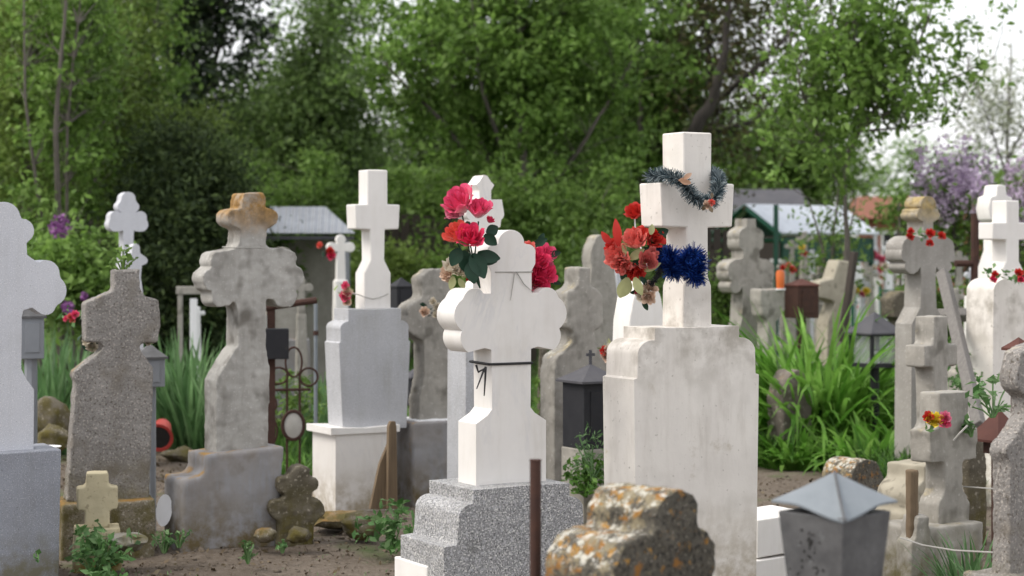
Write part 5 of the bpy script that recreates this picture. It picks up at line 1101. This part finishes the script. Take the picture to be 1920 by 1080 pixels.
# left sapling thicket
sl_ = [(-20, 24, 30), (35, 21, -14), (75, 23, 22), (120, 20, 36), (165, 22, 50), (205, 24, 10), (250, 25, -16)]
swh = ['at the left edge', 'above the large pale cross', 'second of the thicket, straight', 'with a pale trunk leaning right', 'with a trunk bending right', 'beside the evergreen', 'behind the evergreen top']
for i, (u, d, ln_) in enumerate(sl_):
    tree('sapling', 'slim young tree with yellowish spring leaves ' + swh[i], 'tree', u, d, (u - 75, u + 95, -160, 470), [([(u, G), (u + ln_ * .6, 260), (u + ln_ * 1.5, -80)], .05), ([(u + 6, G), (u - 30, 200), (u - 44, -100)], .028), ([(u + 3, G), (u + 34, 240), (u + 70, -60)], .026)],
         200, 8000, .041, 'l_yellow' if i % 3 else 'l_bright', 'bark', 200 + i, .13, 2.2, 'young trees of the left thicket', rt=.008, low=.1, yr=1.1, yo=.9)
# big dark trunk tree
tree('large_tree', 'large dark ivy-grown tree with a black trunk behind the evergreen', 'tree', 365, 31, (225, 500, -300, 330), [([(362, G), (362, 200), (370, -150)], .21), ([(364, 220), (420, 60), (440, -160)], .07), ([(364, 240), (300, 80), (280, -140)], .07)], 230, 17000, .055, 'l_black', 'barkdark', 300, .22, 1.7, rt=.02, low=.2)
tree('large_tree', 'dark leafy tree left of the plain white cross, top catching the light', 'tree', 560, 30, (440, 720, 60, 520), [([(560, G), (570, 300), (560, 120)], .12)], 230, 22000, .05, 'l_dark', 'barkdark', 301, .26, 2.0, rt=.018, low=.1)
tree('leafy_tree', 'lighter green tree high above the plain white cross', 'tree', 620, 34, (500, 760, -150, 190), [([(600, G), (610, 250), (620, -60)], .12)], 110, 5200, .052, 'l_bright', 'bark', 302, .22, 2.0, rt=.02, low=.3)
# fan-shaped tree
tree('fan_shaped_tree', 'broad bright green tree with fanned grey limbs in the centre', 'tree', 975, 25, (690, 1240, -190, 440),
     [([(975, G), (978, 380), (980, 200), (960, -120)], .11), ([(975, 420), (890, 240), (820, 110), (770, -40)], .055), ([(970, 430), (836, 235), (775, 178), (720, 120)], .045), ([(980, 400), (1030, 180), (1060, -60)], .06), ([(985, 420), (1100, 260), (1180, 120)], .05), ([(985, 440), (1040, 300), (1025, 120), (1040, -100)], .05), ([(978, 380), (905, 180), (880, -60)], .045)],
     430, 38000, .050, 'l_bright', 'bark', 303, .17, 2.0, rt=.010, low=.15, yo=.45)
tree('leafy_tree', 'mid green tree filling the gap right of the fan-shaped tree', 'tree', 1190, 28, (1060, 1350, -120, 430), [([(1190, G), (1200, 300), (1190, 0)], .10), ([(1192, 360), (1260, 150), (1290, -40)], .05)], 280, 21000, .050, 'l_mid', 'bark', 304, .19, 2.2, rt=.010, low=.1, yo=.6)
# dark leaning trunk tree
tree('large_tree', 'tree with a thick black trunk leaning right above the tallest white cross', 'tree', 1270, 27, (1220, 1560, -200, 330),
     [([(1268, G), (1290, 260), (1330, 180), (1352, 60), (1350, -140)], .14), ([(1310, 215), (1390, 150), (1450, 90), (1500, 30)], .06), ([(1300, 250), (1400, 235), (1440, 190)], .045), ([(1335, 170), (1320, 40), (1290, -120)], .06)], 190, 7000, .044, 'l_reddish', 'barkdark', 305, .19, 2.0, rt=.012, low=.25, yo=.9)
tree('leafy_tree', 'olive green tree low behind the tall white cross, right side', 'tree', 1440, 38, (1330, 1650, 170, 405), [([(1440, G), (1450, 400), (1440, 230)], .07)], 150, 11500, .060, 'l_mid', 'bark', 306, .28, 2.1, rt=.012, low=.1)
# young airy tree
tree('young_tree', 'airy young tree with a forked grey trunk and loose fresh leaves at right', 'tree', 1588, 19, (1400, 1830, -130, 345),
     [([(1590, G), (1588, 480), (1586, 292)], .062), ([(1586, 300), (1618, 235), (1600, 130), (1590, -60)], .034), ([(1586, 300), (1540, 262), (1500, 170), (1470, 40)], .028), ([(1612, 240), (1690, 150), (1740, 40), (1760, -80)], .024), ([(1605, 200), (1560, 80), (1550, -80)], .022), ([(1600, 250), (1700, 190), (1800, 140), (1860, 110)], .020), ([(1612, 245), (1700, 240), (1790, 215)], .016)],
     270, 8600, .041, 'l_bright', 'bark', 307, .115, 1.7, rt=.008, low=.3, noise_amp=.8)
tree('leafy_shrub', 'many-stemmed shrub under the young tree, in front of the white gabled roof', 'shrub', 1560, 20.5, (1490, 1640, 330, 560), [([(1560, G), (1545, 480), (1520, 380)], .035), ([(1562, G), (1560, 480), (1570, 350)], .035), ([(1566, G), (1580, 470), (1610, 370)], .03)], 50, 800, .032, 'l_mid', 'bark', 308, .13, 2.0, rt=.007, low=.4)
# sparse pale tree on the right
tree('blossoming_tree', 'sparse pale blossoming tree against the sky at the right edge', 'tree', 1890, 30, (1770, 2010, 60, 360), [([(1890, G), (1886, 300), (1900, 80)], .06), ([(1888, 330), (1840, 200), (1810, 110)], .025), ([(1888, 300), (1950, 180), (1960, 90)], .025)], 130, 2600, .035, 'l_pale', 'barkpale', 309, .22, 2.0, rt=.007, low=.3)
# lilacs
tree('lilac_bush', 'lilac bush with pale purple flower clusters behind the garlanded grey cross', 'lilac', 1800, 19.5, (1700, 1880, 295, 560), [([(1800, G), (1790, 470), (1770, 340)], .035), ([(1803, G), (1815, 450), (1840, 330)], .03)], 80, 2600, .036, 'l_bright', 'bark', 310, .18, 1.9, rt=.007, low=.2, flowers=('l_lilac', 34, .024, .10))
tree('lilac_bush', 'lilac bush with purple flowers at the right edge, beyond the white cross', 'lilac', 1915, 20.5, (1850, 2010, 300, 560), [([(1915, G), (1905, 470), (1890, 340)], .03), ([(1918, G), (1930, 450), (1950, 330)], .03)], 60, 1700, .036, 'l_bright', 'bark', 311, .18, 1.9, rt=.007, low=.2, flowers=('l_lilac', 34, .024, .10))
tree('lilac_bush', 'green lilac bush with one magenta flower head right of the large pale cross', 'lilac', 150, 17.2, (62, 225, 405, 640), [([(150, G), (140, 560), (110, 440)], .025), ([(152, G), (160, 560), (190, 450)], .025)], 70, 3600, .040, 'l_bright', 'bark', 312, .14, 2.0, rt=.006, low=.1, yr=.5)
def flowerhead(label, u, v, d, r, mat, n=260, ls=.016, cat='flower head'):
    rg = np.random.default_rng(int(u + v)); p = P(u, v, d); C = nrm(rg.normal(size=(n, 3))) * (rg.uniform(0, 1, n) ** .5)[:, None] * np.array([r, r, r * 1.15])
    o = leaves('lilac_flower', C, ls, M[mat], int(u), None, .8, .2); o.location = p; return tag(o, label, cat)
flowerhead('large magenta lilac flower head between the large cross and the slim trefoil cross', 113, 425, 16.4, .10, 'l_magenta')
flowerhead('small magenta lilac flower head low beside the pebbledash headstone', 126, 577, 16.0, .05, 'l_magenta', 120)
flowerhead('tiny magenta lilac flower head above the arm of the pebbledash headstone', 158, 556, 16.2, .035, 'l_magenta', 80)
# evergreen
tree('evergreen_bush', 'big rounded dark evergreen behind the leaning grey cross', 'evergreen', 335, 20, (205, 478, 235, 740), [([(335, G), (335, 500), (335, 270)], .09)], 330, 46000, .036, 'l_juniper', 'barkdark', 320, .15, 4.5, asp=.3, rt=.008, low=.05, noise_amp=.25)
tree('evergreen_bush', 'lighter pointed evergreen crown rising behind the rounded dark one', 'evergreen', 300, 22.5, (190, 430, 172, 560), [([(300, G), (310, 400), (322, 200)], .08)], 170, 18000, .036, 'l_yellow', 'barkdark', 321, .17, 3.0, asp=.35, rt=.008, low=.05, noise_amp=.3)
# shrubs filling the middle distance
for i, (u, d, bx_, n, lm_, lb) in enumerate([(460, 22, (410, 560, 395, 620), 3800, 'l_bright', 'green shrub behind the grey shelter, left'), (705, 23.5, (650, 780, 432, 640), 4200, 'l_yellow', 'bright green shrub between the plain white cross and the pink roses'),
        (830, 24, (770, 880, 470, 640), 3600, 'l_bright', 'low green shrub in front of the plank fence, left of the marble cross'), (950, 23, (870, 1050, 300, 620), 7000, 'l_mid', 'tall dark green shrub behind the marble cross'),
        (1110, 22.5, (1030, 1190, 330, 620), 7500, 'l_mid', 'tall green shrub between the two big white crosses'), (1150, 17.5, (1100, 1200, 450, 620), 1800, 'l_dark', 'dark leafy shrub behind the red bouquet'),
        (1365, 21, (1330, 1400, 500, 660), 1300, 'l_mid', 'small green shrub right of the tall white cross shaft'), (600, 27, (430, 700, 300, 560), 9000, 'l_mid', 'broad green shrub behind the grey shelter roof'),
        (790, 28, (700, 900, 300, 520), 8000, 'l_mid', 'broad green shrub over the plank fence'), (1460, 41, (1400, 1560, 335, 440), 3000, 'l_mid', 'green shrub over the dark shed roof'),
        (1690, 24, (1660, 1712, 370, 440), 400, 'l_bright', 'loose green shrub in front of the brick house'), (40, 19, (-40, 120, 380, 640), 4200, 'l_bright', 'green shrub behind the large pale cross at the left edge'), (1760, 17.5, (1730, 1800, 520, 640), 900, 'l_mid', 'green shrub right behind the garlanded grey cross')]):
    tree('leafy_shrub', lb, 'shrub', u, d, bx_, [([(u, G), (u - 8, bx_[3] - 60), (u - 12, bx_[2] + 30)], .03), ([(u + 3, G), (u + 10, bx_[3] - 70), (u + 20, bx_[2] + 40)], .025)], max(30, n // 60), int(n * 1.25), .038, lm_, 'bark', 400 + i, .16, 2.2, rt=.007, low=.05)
